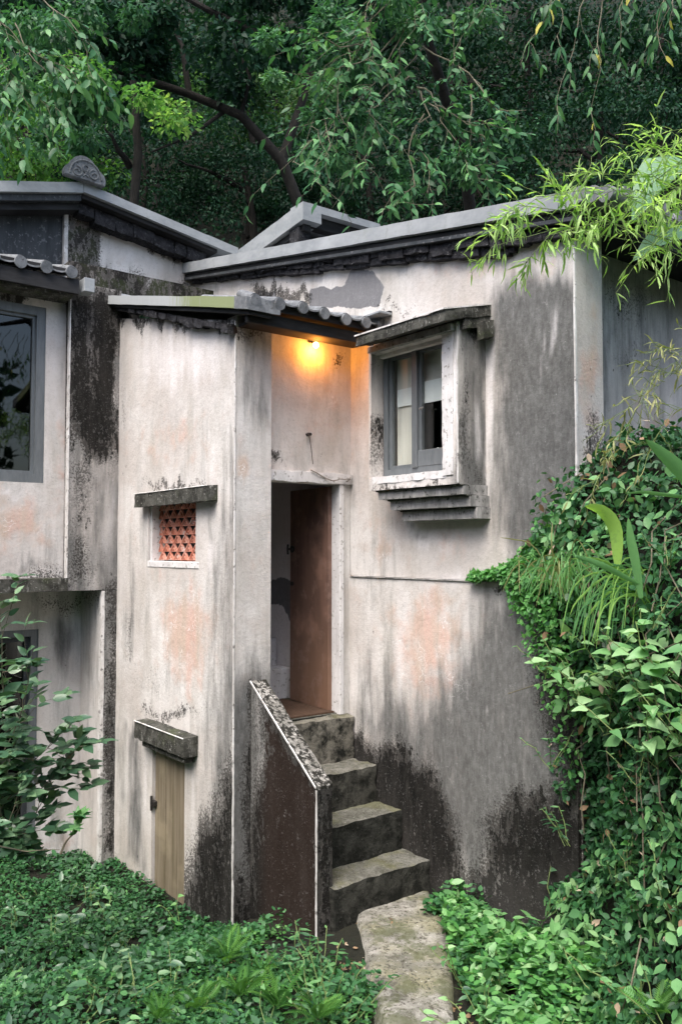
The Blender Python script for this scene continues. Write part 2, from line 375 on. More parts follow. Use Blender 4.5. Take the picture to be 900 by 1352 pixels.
def m_path():
    g = G('mottled_path_concrete'); a = g.noise(5, 6, .65); b = g.noise(34, 6, .72); e = g.noise(2.2, 4)
    c = g.mix(g.step(a, .35, .65), (.15, .148, .125), (.34, .33, .30))
    c = g.mix(g.math('MULTIPLY', g.step(e, .45, .62), .6), c, (.235, .225, .13))
    c = g.mix(g.step(b, .53, .62), c, (.07, .066, .052)); c = g.mix(g.step(b, .4, .3), c, (.5, .49, .46)); c = g.mix(g.step(g.noise(14, 6, .8), .54, .62), c, (.11, .105, .085)); c = g.mix(g.math('MULTIPLY', g.step(g.noise(3.2, 6, .7), .5, .6), .7), c, (.09, .10, .05))
    g.bump(g.math('ADD', a, b), .8, .015); return g.fin(c, .95, .2)
M['path'] = m_path()
# ------------------------------------------------------------------ plaster walls with surveyed stains and dark strips
def sdist(px, py, poly):
    n = len(poly); d = np.full(px.shape, 1e9); ins = np.zeros(px.shape, bool)
    for i in range(n):
        ax, ay = poly[i]; bx_, by_ = poly[(i + 1) % n]
        ex, ey = bx_ - ax, by_ - ay; t = np.clip(((px - ax) * ex + (py - ay) * ey) / (ex * ex + ey * ey), 0, 1)
        d = np.minimum(d, np.hypot(px - ax - t * ex, py - ay - t * ey))
        c = ((ay > py) != (by_ > py)) & (px < (bx_ - ax) * (py - ay) / (by_ - ay + 1e-9) + ax); ins ^= c
    return np.where(ins, d, -d)
def mask(px, py, items, wx=0, wy=0):
    m = np.zeros(px.shape); px = px + wx; py = py + wy
    for it in items:
        k = it[0]
        if k == 'e':
            _, cx_, cy_, rx, ry, s = it; v = s * np.exp(-(((px - cx_) / rx) ** 2 + ((py - cy_) / ry) ** 2))
        elif k == 'p':
            _, poly, soft, s = it; v = s * np.clip(.5 + sdist(px, py, poly) / soft, 0, 1)
        elif k == 'b':
            _, pts, soft, s = it; xs, ys = zip(*pts); v = s * np.clip(.5 + (py - np.interp(px, xs, ys)) / soft, 0, 1)
        elif k == 'c':
            v = np.full(px.shape, it[1])
        m = np.maximum(m, v) if it[-1] >= 0 or k == 'c' else m + v
    return np.clip(m, 0, 1)
def wall(name, ax, K, u0, u1, z0, z1, masks, parent, holes=(), th=.18, top=None, zh=None, cell=.032, label=None, amp=.004, mat='plaster', bottom=None):
    us = sorted(set(list(np.linspace(u0, u1, max(2, int((u1 - u0) / cell) + 1))) + [h[0] for h in holes] + [h[1] for h in holes]))
    zs = sorted(set(list(np.linspace(z0, z1, max(2, int((z1 - z0) / cell) + 1))) + [h[2] for h in holes] + [h[3] for h in holes]))
    us, zs = np.array(us), np.array(zs); U, Z = np.meshgrid(us, zs, indexing='ij'); nu, nz = U.shape
    if top is not None:
        if zh is None: zh = max([h[3] for h in holes] + [z0 + (z1 - z0) * .3])
        zt = np.interp(U, [t[0] for t in top], [t[1] for t in top])
        Z = np.where(Z > zh, zh + (Z - zh) * (zt - zh) / (z1 - zh), Z)
    off = np.array([mnoise.noise(V(u * 2.3, z * 2.3, K)) + .4 * mnoise.noise(V(u * 9, z * 9, K)) for u, z in zip(U.ravel(), Z.ravel())]) * amp
    if ax == 'y': P = np.stack([U.ravel(), K + off, Z.ravel()], 1)
    else: P = np.stack([K + off, U.ravel(), Z.ravel()], 1)
    fs = []
    for i in range(nu - 1):
        for j in range(nz - 1):
            uc, zc = (us[i] + us[i + 1]) / 2, (zs[j] + zs[j + 1]) / 2
            if any(h[0] < uc < h[1] and h[2] < zc < h[3] for h in holes): continue
            a, b, c, d = i * nz + j, (i + 1) * nz + j, (i + 1) * nz + j + 1, i * nz + j + 1
            fs.append((a, b, c, d))          # normal -Y for 'y', +X for 'x'
    me = bpy.data.meshes.new(name); me.from_pydata(P.tolist(), [], fs)
    px, py = proj(P)
    q = np.array([(mnoise.noise(V(u * 3.1, z * 1.1, K + 5)), mnoise.noise(V(u * 6, z * 1.6, K + 9)), mnoise.noise(V(u * 22, z * 4, K + 2))) for u, z in zip(U.ravel(), Z.ravel())])
    wx, wy = q[:, 0] * 11 + q[:, 2] * 5, q[:, 1] * 20 + q[:, 2] * 14
    for k in ('m_dark', 'm_gray', 'm_pink', 'm_white', 'm_patch', 'm_brown', 'm_moss'):
        a = me.attributes.new(k, 'FLOAT', 'POINT'); a.data.foreach_set('value', mask(px, py, masks.get(k[2:], []), *((wx * .15, wy * .12) if k in ('m_patch', 'm_brown') else (wx, wy))).astype(np.float32))
    o = link(name, me, M[mat], parent, label)
    s = o.modifiers.new('thickness', 'SOLIDIFY'); s.thickness = th; s.offset = -1
    return o

def bead(name, x0, x1, y0, y1, z0, z1, mat, parent=None, label=None, bev=0):
    return rough(name, (x0, y0, z0), (x1 - x0, 0, 0), (0, y1 - y0, 0), (0, 0, z1 - z0), mat, parent, label, amp=.0022, cell=.03, freq=7)
Y_T, X_T = 3.43, -5.78         # tower front, tower side
X_D = -5.84                    # door wall
Y_W = 4.64                     # wing wall
X_B = -8.04                    # back plane
X_E = -3.45                    # wing's right end
Y_P0, Y_P1 = 3.585, 3.72       # parapet
Y_BAY, X_BAY0, X_BAY1 = 4.35, -5.24, -4.25

house = empty('concrete_house', (-6.5, 4.2, -.6), 'weathered concrete house with slate-grey copings, a red-brown open door and a boxed-out window', 'house')

# masks (stains as surveyed on each wall, plus darker strips along some tops)
wingm = dict(
    dark=[('b', [(440, 960), (466, 985), (500, 1008), (560, 1022), (590, 1070), (618, 1112), (650, 1092), (668, 1052), (700, 1045), (730, 1052), (760, 1040)], 130, .95),
          ('p', [(466, 968), (520, 1000), (566, 1024), (590, 1060), (615, 1130), (600, 1230), (430, 1230), (455, 1000)], 40, 1.0),
          ('p', [(690, 775), (800, 775), (800, 1200), (755, 1200), (722, 980), (705, 860)], 70, .62),
          ('p', [(640, 768), (760, 772), (760, 800), (700, 790)], 16, .8),
          ('e', 625, 1130, 34, 40, -.42), ('e', 695, 1010, 60, 30, -.25), ('e', 700, 1150, 30, 20, -.3),
          ('e', 520, 408, 40, 6, .35), ('p', [(330, 372), (415, 380), (415, 400), (330, 400)], 10, .55)],
    gray=[('c', .12), ('p', [(643, 395), (700, 365), (860, 365), (860, 800), (690, 760), (655, 700), (655, 520)], 54, 1.0),
          ('p', [(600, 372), (650, 395), (660, 660), (640, 690), (638, 560), (618, 440)], 26, .2),
          ('p', [(605, 870), (640, 785), (800, 770), (800, 1160), (560, 1160), (480, 1010), (468, 930), (540, 915)], 90, .85),
          ('p', [(468, 880), (510, 880), (590, 960), (560, 1040), (468, 990)], 60, .5),
          ('p', [(512, 690), (600, 690), (620, 702), (540, 706)], 26, .5),
          ('e', 482, 880, 9, 70, .45), ('e', 520, 900, 12, 60, .35), ('e', 650, 900, 60, 90, .5)],
    pink=[('e', 562, 850, 50, 80, .95), ('e', 600, 720, 26, 24, .6), ('e', 500, 720, 16, 40, .6), ('e', 640, 350, 130, 24, .5),
          ('e', 700, 390, 60, 40, .3), ('e', 530, 830, 90, 60, .35)],
    white=[('e', 641, 560, 9, 180, .9), ('e', 560, 712, 70, 22, .7), ('e', 528, 850, 12, 120, .7), ('e', 480, 640, 14, 100, .35), ('e', 605, 760, 50, 26, .6),
           ('e', 728, 440, 5, 60, .7), ('e', 612, 910, 5, 40, .5), ('e', 641, 938, 6, 12, .6), ('e', 655, 960, 5, 30, .35), ('e', 716, 470, 3, 60, .6), ('e', 648, 600, 6, 150, .5), ('e', 400, 380, 80, 16, .5)],
    patch=[('p', [(409, 380), (428, 377), (437, 382), (455, 377), (462, 357), (473, 352), (492, 358), (507, 378), (504, 392), (500, 406), (408, 406)], 24, 1.0),
           ('p', [(338, 382), (365, 386), (366, 398), (338, 396)], 18, 1.0)],
    moss=[('e', 700, 790, 60, 60, .8), ('e', 730, 900, 30, 100, .6)])
towerm = dict(
    dark=[('b', [(155, 1150), (200, 1190), (245, 1150), (262, 1120), (285, 1060), (300, 1015), (320, 990)], 120, .8),
          ('e', 306, 1080, 10, 150, .45), ('p', [(150, 410), (330, 410), (330, 434), (150, 430)], 10, .5),
          ('e', 222, 942, 46, 9, .45), ('e', 228, 643, 46, 8, .5), ('e', 172, 830, 8, 60, .3), ('e', 162, 560, 6, 80, .25), ('e', 188, 900, 20, 20, .2), ('e', 250, 1195, 20, 30, .6)],
    gray=[('c', .13), ('p', [(283, 700), (316, 560), (316, 1240), (255, 1240), (268, 1050), (280, 900)], 50, .7),
          ('p', [(163, 960), (196, 960), (194, 1160), (165, 1140)], 30, .75), ('e', 174, 800, 14, 90, .5), ('e', 300, 660, 12, 80, .35),
          ('p', [(182, 672), (200, 672), (200, 740), (182, 740)], 20, .45), ('p', [(262, 665), (285, 660), (285, 740), (268, 740)], 24, .3), ('e', 225, 900, 60, 30, .25)],
    pink=[('e', 242, 835, 40, 75, .95), ('e', 235, 580, 60, 45, .5), ('e', 200, 690, 30, 50, .3), ('e', 215, 1100, 60, 60, .25)],
    white=[('e', 240, 475, 80, 55, .8), ('e', 225, 930, 50, 40, .3), ('e', 282, 730, 14, 30, .7), ('e', 265, 745, 40, 10, .5), ('e', 198, 1050, 6, 110, .7), ('e', 256, 1080, 8, 120, .6), ('e', 160, 650, 6, 300, .35)])
sidem = dict(
    dark=[('p', [(334, 910), (352, 915), (352, 1260), (330, 1260), (327, 1100)], 24, .8), ('b', [(300, 1180), (350, 1150)], 120, .9), ('p', [(305, 428), (350, 428), (350, 455), (305, 450)], 16, .35)],
    gray=[('b', [(300, 880), (350, 880)], 120, .85), ('p', [(308, 430), (355, 430), (355, 560), (308, 540)], 70, .6), ('e', 330, 440, 30, 60, .55)],
    pink=[('e', 322, 620, 7, 60, .6), ('e', 330, 760, 12, 60, .4)], white=[('e', 335, 640, 10, 60, .5)])
doorm = dict(dark=[('e', 440, 478, 6, 8, .5), ('p', [(352, 590), (372, 596), (380, 606), (352, 600)], 6, .6)], gray=[('b', [(340, 600), (470, 612)], 30, .25)],
             pink=[('e', 420, 520, 60, 60, .35)], white=[('e', 400, 560, 60, 40, .4)])
pilm = dict(
    dark=[('p', [(91, 380), (160, 385), (160, 585), (140, 610), (91, 590)], 50, .95), ('p', [(91, 585), (125, 585), (125, 775), (91, 775)], 40, .45), ('p', [(136, 775), (152, 775), (154, 1140), (134, 1140)], 20, .55),
          ('e', 121, 440, 5, 80, -.5), ('e', 103, 585, 9, 18, -.5), ('e', 152, 500, 6, 50, -.45), ('e', 140, 700, 14, 60, .2)],
    gray=[('c', .62)], white=[('e', 145, 690, 12, 90, .6), ('e', 120, 440, 4, 60, .6)], pink=[])
winm = dict(dark=[('b', [(0, 760), (91, 752)], 30, .5), ('p', [(0, 365), (91, 370), (91, 400), (0, 395)], 20, .7)], gray=[('e', 88, 560, 5, 200, .35), ('e', 60, 730, 16, 40, .4), ('e', 30, 750, 60, 12, .5)],
            pink=[('e', 20, 690, 60, 50, .7), ('e', 80, 600, 12, 90, .4)], white=[('e', 75, 480, 14, 120, .5), ('e', 20, 650, 50, 8, .6)])
lowm = dict(dark=[('p', [(50, 780), (134, 780), (134, 800), (50, 800)], 24, .35)], gray=[('e', 85, 850, 20, 50, .8), ('e', 95, 950, 12, 80, .4), ('c', .25)], pink=[('e', 80, 1110, 30, 40, .45)], white=[('e', 70, 1000, 20, 80, .5)])
gabm = dict(dark=[('p', [(86, 268), (130, 285), (130, 360), (86, 355)], 10, .62), ('b', [(86, 348), (130, 352), (255, 380)], 30, .5), ('p', [(126, 262), (260, 345), (260, 358), (126, 296)], 12, .65)],
            gray=[], white=[('e', 180, 330, 50, 24, .7)], pink=[('e', 110, 290, 18, 16, .5)], moss=[('p', [(86, 268), (130, 285), (130, 360), (86, 355)], 10, .8)])
bandm = dict(dark=[('c', .66), ('e', 205, 372, 12, 6, -.6)], gray=[('c', .6)], moss=[('c', .8)])
endm = dict(dark=[('e', 786, 600, 14, 70, .5), ('b', [(760, 700), (800, 660)], 80, .6)], gray=[('e', 764, 420, 8, 60, .4)], pink=[('e', 780, 500, 14, 130, .75)], white=[('e', 778, 380, 12, 60, .4)])
farm = dict(dark=[('e', 850, 470, 60, 20, .25), ('b', [(796, 700), (900, 640)], 120, .5), ('e', 840, 400, 40, 34, .32), ('p', [(796, 300), (900, 300), (900, 350), (796, 330)], 40, .5)], gray=[('c', .42), ('p', [(796, 560), (850, 560), (850, 620), (796, 620)], 40, .2)],  # dark strip along the top paints in the eave's shade
            pink=[('e', 860, 580, 60, 50, .6)], moss=[('c', .6)])
baym = dict(dark=[('e', 612, 560, 8, 110, .34), ('e', 550, 648, 70, 7, .6), ('e', 489, 560, 3, 80, .45), ('p', [(604, 400), (640, 400), (640, 440), (604, 440)], 16, .6), ('e', 630, 640, 12, 30, .3)],
            gray=[('p', [(604, 400), (642, 400), (642, 660), (604, 660)], 12, .75), ('c', .2)], white=[('e', 505, 560, 14, 100, .6), ('e', 597, 530, 6, 110, 1.0), ('e', 628, 560, 8, 80, .6), ('e', 540, 640, 40, 8, .9)], pink=[])

# wing wall: long rake wall with the coping line falling to the right
CP0, CP1 = V(-9.3, 4.5, 5.70), V(-3.33, 4.5, 4.62)
def cz(x): return CP0.z + (CP1.z - CP0.z) * (x - CP0.x) / (CP1.x - CP0.x)
ZJ = 2.07                                             # seam between the lower and the upper plaster
wall('wall', 'y', Y_W, -8.75, X_E - .003, ZJ, 5.7, wingm, house, holes=[(X_BAY0 + .1, X_BAY1 - .1, 2.83, 3.9)],
     top=[(-9.3, cz(-9.3) - .16), (X_E, cz(X_E) - .16)], th=.2, label='upper rake wall with a grey weathered right half')
wall('wall', 'y', Y_W - .022, X_D - .05, X_E - .01, -1.2, ZJ - .004, wingm, house, th=.25, label='lower wall stained black by mould at its foot')
wall('wall', 'x', X_E + .004, Y_W + .008, 4.93, -1.0, 4.7, endm, house, th=.25, amp=.002, label='ochre stained end face at the right corner')
wall('wall', 'x', -3.75, 4.93, 8.5, -1.0, 4.75, farm, house, th=.2, label='recessed grey-green wall under the right eave')
# tower
RK0, RK1 = V(-8.25, 3.3, 4.88), V(-5.42, 3.3, 4.20)
def rz(x): return RK0.z + (RK1.z - RK0.z) * (x - RK0.x) / (RK1.x - RK0.x)
LAT = (-7.34, -6.42, 2.19, 2.74); LDR = (-7.21, -6.58, -1.0, .52)
wall('wall', 'y', Y_T, X_B - .02, X_T - .003, -1.2, 4.9, towerm, house, holes=[LAT, LDR], top=[(X_B - .1, rz(X_B) - .19), (X_T, rz(X_T) - .17)], th=.17, label='pinkish white front wall of the stair tower')
wall('wall', 'x', X_T + .004, Y_T + .009, 3.765, -1.2, 4.16, sidem, house, th=.15, amp=.002, label='narrow side face of the stair tower')
wall('wall', 'x', X_D, 3.62, Y_W + .02, 2.86, 4.2, doorm, house, th=.12, label='wall above the door lit by the lamp')
abox('jamb', X_D - .14, X_D - .002, 4.515, Y_W - .004, .80, 2.86, M['plaster'], house, 'pale right door jamb')
abox('jamb', X_D - .10, X_D + .025, 4.50, 4.545, .88, 2.86, M['white'], house)
rough('lintel', (X_D - .1, 3.70, 2.86), (.14, 0, 0), (0, .93, 0), (0, 0, .095), M['white'], house, 'chipped white door lintel', amp=.008, cell=.04)
# back plane
wall('wall', 'x', X_B, 2.93, Y_T + .01, 1.90, 4.9, pilm, house, th=.3, label='mould-blackened pilaster')
wall('wall', 'x', X_B - .004, 3.30, Y_T + .01, -1.0, 1.897, pilm, house, th=.5)
wall('wall', 'x', -8.16, -1.0, 2.928, 1.92, 4.98, winm, house, holes=[(-.2, 2.73, 2.93, 4.63)], th=.25, label='pink-beige wall round the big dark window')
wall('wall', 'x', -8.6, -1.0, 3.3, -1.0, 1.9, lowm, house, holes=[(1.7, 2.85, -.9, 1.50)], th=.2, label='recessed plaster wall under the left upper storey')
wall('wall', 'y', 3.282, -8.62, X_B - .03, -1.0, 1.896, lowm, house, th=.14)
abox('ceiling', -8.62, -8.05, -1.0, 3.28, 1.905, 1.99, M['ledge'], house)
rough('ledge', (-8.2, -1.0, 1.90), (.22, 0, 0), (0, 3.92, 0), (0, 0, .125), M['ledge'], house, 'dark mossy string ledge below the big window', cell=.06)
bead('corner_bead', X_B - .06, X_B + .006, 2.918, 2.928, 1.99, 4.95, M['bead'], house)
bead('corner_bead', X_B - .06, X_B + .002, 3.274, 3.304, -.9, 1.89, M['bead'], house)
bead('corner_bead', X_T - .008, X_T + .006, Y_T - .008, Y_T + .005, -.9, 4.12, M['bead'], house)
bead('corner_bead', X_E - .008, X_E + .007, Y_W - .012, Y_W + .006, 1.9, 4.5, M['bead'], house)

# gable wall of the upper storey and its mossy band
GX = -8.8
wall('wall', 'x', GX, 3.14, 4.72, 5.1, 6.2, gabm, house, top=[(3.14, 6.02), (3.3, 6.02), (4.72, 5.76)], zh=5.2, th=.2, label='white gable wall above the tower')
abox('panel', GX - .1, GX - .04, -1.0, 3.13, 5.1, 5.98, M['panel'], house, 'dark grey gable panel with pale drips')
abox('trim', GX - .06, GX + .012, 3.115, 3.16, 5.2, 5.86, M['bead'], house)
wall('wall', 'x', -8.3, 3.0, 4.86, 4.93, 5.19, bandm, house, th=.5, label='dark mossy plaster band below the gable', amp=.01)
abox('flashing', -8.26, -8.2, 3.0, 4.8, 4.90, 4.925, M['coping'], house)
# gable coping in two falls
def coping(name, p0, p1, back, hgt, mat=M['coping'], parent=house, label=None):
    p0, p1 = Vector(p0), Vector(p1)
    return rough(name, p0 - V(0, 0, hgt), p1 - p0, back, (0, 0, hgt), mat, parent, label, amp=.0035, cell=.12, freq=3)
gp = V(-8.5, 3.21, 6.115)
gl = V(-8.5, .6, 6.115 - (3.21 - .6) * .25); gr_ = V(-8.5, 4.72, 6.115 - (4.72 - 3.21) * .155)
coping('coping', gl, gp, (-.5, 0, 0), .11); coping('coping', gp + V(0, .003, 0), gr_ + V(0, .35, -.05), (-.5, 0, 0), .10)
def mortar_band(p0, p1, back, h, n, seed, parent=house, gap=.012, name='mortar_piece'):
    """broken black mortar bedding: uneven pieces side by side, two courses deep"""
    p0, p1 = Vector(p0), Vector(p1); d = p1 - p0; r = random.Random(seed); ts = [0]
    while ts[-1] < 1: ts.append(min(1, ts[-1] + r.uniform(.6, 1.5) / n))
    for i in range(len(ts) - 1):
        a = p0 + d * ts[i]; L = d * (ts[i + 1] - ts[i]) * .985; hh = h * r.uniform(.72, 1.12); out = Vector(back).normalized() * r.uniform(-.012, .012)
        rough(name, a + out - V(0, 0, hh), L, back, (0, 0, hh), M['mortar'], parent, None, amp=.012, cell=.045, freq=9, seed=seed + i)
def board(p0, p1, back, h, mat=None, name='fascia_board', label=None):
    p0, p1 = Vector(p0), Vector(p1); return box(name, p0 - V(0, 0, h), p1 - p0, back, (0, 0, h), mat or M['darkboard'], house, label, .003)
board(gl + V(-.05, 0, -.112), gp + V(-.05, -.003, -.112), (-.3, 0, 0), .07, M['panel']); board(gp + V(-.05, .003, -.102), gr_ + V(-.05, .1, -.102), (-.3, 0, 0), .05)
board(gl + V(-.12, 0, -.184), gp + V(-.12, -.003, -.184), (-.2, 0, 0), .07); mortar_band(gp + V(-.14, 0, -.154), gr_ + V(-.14, .02, -.154), (-.2, 0, 0), .15, 7, 3)
# gable roof planes behind
for a, b in ((gl, gp), (gp, gr_ + V(0, .35, -.05))):
    box('roof_plane', a + V(-.45, 0, -.10), b - a, (-4, 0, 0), (0, 0, .07), M['tile'], house, bev=0)
# ridge ornament: cloud-shaped end plaque with scroll relief
def ornament():
    bm = bmesh.new(); cy_, cz_ = 3.20, 6.12; pts = []
    prof = [(-.215, 0), (-.225, .05), (-.20, .10), (-.165, .115), (-.15, .16), (-.11, .205), (-.05, .235), (.01, .235), (.06, .215), (.10, .175), (.12, .13), (.165, .115), (.205, .075), (.22, .02), (.21, -.03)]
    for x0 in (-8.42, -8.50):
        pts.append([bm.verts.new((x0, cy_ + u, cz_ + v)) for u, v in prof])
    bm.faces.new(pts[0]); bm.faces.new(pts[1][::-1])
    n = len(prof)
    for i in range(n): bm.faces.new((pts[0][i], pts[0][(i + 1) % n], pts[1][(i + 1) % n], pts[1][i]))
    bmesh.ops.bevel(bm, geom=list(bm.edges), offset=.006, segments=2, affect='EDGES')
    o = frombm('ridge_ornament', bm, M['tile'], house, 'round-topped grey ridge-end plaque with scrolls')
    def rel(f, n_=14, rad=.010): return ([V(-8.416, cy_ + f(t)[0], cz_ + f(t)[1]) for t in np.linspace(0, 1, n_)], rad)
    lst = [rel(lambda t: (.17 * math.cos(math.pi * (1 - t)) * .98, .02 + .17 * math.sin(math.pi * t)), 16, .009)]
    for c_, s_ in ((-.09, 1), (.09, -1)):
        lst.append(rel(lambda t: (c_ + s_ * (.018 + .045 * t) * math.cos(t * 8), .055 + (.018 + .04 * t) * math.sin(t * 8)), 16, .008))
    lst.append(rel(lambda t: (.03 * math.cos(t * 6.28), .11 + .03 * math.sin(t * 6.28)), 12, .008))
    for c_, s_ in ((-.03, 1), (.03, -1)): lst.append(rel(lambda t: (c_ + s_ * .03 * math.sin(t * 3), .02 + .06 * t), 6, .008))
    for k in lst: tubes('scroll', [k], M['tile'], o)
ornament()

# right wing coping, boards and broken mortar
coping('coping', CP0, CP1, (0, .45, 0), .115, label='long pale coping rising over the right wing')
board(CP0 + V(0, .04, -.127), CP1 + V(0, .04, -.127), (0, .2, 0), .035)
board(CP0 + V(0, .025, -.164), CP1 + V(0, .025, -.164), (0, .2, 0), .03, M['panel'])
mortar_band(CP0 + V(.6, .06, -.194), CP1 + V(-.1, .06, -.194), (0, .2, 0), .10, 26, 11)
mortar_band(CP0 + V(.6, .085, -.27), CP0.lerp(CP1, .9) + V(0, .085, -.27), (0, .15, 0), .075, 19, 55)
box('roof_plane', CP0 + V(0, .3, -.11), CP1 - CP0 + V(.12, 0, -.02), (0, 4.6, 0), (0, 0, .08), M['tile'], house, bev=0)
# rounded verge tiles past the right corner and the eave above the recessed wall
for i in range(3):
    p = CP1 + V(.02 + .10 * i, .02, -.04 - .03 * i)
    tubes('verge_tile', [([p + V(0, -.02, 0), p + V(0, .5, 0)], .055)], M['tile'], house, sides=12)
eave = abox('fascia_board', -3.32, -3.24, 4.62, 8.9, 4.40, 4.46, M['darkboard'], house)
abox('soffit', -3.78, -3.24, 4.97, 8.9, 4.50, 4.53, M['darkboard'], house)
for i in range(14):
    y = 4.75 + i * .22
    t = tubes('roof_tile', [([(-3.6, y, 4.66), (-3.14, y, 4.57)], .06)], M['tile'], house, sides=12)
    tubes('tile_end', [([(-3.143, y, 4.57), (-3.12, y, 4.57)], .068)], M['tile'], t, sides=16)

# tower roof: rake coping, boards, mortar
coping('coping', RK0, RK1 + V(-.16, 0, .035), (0, .3, 0), .088, M['moss_coping'], label='tower coping streaked with green algae')
coping('coping', RK1 + V(-.155, -.006, .035), RK1 + V(.03, -.006, -.01), (0, .3, 0), .095, M['tile'])
board(RK0 + V(.1, .03, -.09), RK1 + V(0, .03, -.09), (0, .2, 0), .045)
mortar_band(RK0 + V(.25, .05, -.135), RK1 + V(-.35, .05, -.135), (0, .1, 0), .075, 14, 77)
# porch roof with seven round tile ends
proof = empty('porch_roof', (-6.0, 3.4, 4.2)); proof.parent = house; proof.location = V(-6.0, 3.4, 4.2) - house.location
def wparent(o): return o
def child_box(name, x0, x1, y0, y1, z0, z1, mat, par, bev=.003): return abox(name, x0, x1, y0, y1, z0, z1, mat, par, None, bev)
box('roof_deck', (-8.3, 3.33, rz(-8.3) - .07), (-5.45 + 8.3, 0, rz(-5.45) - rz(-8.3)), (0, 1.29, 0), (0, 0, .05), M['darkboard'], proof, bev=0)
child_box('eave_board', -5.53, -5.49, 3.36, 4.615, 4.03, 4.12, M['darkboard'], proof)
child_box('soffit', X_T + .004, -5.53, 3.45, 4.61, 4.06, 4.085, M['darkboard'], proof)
ys = [3.37, 3.59, 3.81, 4.02, 4.24, 4.45, 4.62]
for i, y in enumerate(ys[:-1]):
    yn = ys[i + 1]; bm = bmesh.new(); rows = []; xb = -5.6 if i == 0 else -6.6
    for x, zz in ((xb, rz(xb) + .035), (-5.40, rz(-5.40) + .035)):
        for th in (0, .014):
            rows.append([bm.verts.new((x, y + (yn - y) * t, zz - th + .0 - .035 * math.sin(math.pi * t))) for t in np.linspace(0, 1, 7)])
    for j in range(6):
        bm.faces.new((rows[0][j], rows[0][j + 1], rows[2][j + 1], rows[2][j])); bm.faces.new((rows[1][j], rows[3][j], rows[3][j + 1], rows[1][j + 1]))
        bm.faces.new((rows[2][j], rows[2][j + 1], rows[3][j + 1], rows[3][j]))
    frombm('pan_tile', bm, M['tile'], proof, smooth=False)
disc0 = None
for y in ys:
    z = 4.185 + .01 * math.sin(y * 7)
    x0 = -5.6 if y < 3.4 else -6.6; tubes('cap_tile', [([(x0, y, rz(x0) + .02), (-5.41, y, z + .015)], .042)], M['tile'], proof, sides=12)
    tubes('tile_end', [([(-5.41, y, z), (-5.385, y, z - .003)], .046)], M['tile'], proof, sides=20)
child_box('flashing', -5.9, -5.28, 4.50, 4.635, 4.25, 4.27, M['coping'], proof)
child_box('flashing', -5.9, -5.28, 4.60, 4.637, 4.27, 4.285, M['mortar'], proof)
# left eave over the big window
leave = empty('window_eave', (-7.9, 2.0, 4.9)); leave.parent = house; leave.location = V(-7.9, 2.0, 4.9) - house.location
box('roof_deck', (-8.75, -.6, 5.12), (.93, 0, -.22), (0, 3.5, 0), (0, 0, .04), M['darkboard'], leave, bev=0)
child_box('eave_board', -7.87, -7.83, -.6, 2.93, 4.72, 4.86, M['darkboard'], leave)
child_box('soffit_beam', -8.16, -7.88, -.6, 2.9, 4.70, 4.78, M['ledge'], leave)
child_box('corner_block', -7.95, -7.78, 2.96, 3.06, 4.75, 4.88, M['coping'], leave)
yy = [2.84 - .235 * i for i in range(14)]
for y in yy:
    tubes('cap_tile', [([(-8.7, y, 5.19), (-7.81, y, 4.93)], .045)], M['tile'], leave, sides=12)
    tubes('tile_end', [([(-7.81, y, 4.91), (-7.785, y, 4.905)], .056)], M['tile'], leave, sides=20)
    bm = bmesh.new(); a = [[bm.verts.new((x, y - .235 * t, z - .03 * math.sin(math.pi * t))) for t in np.linspace(0, 1, 6)] for x, z in ((-8.7, 5.19), (-7.80, 4.93), (-7.80, 4.915))]
    for r_ in (0, 1):
        for j in range(5): bm.faces.new((a[r_][j], a[r_][j + 1], a[r_ + 1][j + 1], a[r_ + 1][j]))
    frombm('pan_tile', bm, M['tile'], leave)

# ------------------------------------------------------------------ windows
def framed(par, ax, K, u0, u1, z0, z1, wdt, dep, mat, name='frame'):
    bm = bmesh.new()
    def b(a0, a1, c0, c1):
        if ax == 'y': aab(bm, a0, a1, K, K + dep, c0, c1)
        else: aab(bm, K - dep, K, a0, a1, c0, c1)
    b(u0, u0 + wdt, z0, z1); b(u1 - wdt, u1, z0, z1); b(u0 + wdt, u1 - wdt, z0, z0 + wdt); b(u0 + wdt, u1 - wdt, z1 - wdt, z1)
    return frombm(name, bm, mat, par)
def subempty(name, loc, par, label=None):
    o = bpy.data.objects.new(name, None); col.objects.link(o); o.parent = par; o.location = Vector(loc) - par.location; o.empty_display_size = .1
    if label: o['label'] = label
    return o
bw = subempty('window', (-8.2, 1.3, 3.0), house, 'big dark window with grey frame')
framed(bw, 'x', -8.17, -.2, 2.73, 2.93, 4.63, .085, .08, M['frame']); framed(bw, 'x', -8.20, .9, 2.645, 3.015, 4.545, .03, .05, M['frame'], 'sash'); framed(bw, 'x', -8.205, -.115, .9, 3.015, 4.545, .03, .05, M['frame'], 'sash')
abox('pane', -8.235, -8.228, -.085, 2.615, 3.045, 4.515, M['darkglass'], bw, bev=0)
abox('black_backing', -9.4, -9.35, -.9, 3.1, 2.5, 4.9, M['black'], bw, bev=0)
lw = subempty('window', (-8.6, 2.2, 0), house, 'dark-framed lower window behind the bush')
framed(lw, 'x', -8.62, 1.7, 2.85, -.9, 1.50, .07, .1, M['frame']); framed(lw, 'x', -8.66, 2.25, 2.78, -.83, 1.43, .05, .04, M['panel'], 'sash')
abox('pane', -8.70, -8.693, 1.77, 2.78, -.83, 1.43, M['darkglass'], lw, bev=0); abox('black_backing', -9.3, -9.25, 1.2, 3.2, -1, 1.8, M['black'], lw, bev=0)

bay = subempty('bay_window', (-4.75, 4.4, 3.3), house, 'boxed-out sliding window in thick concrete surround')
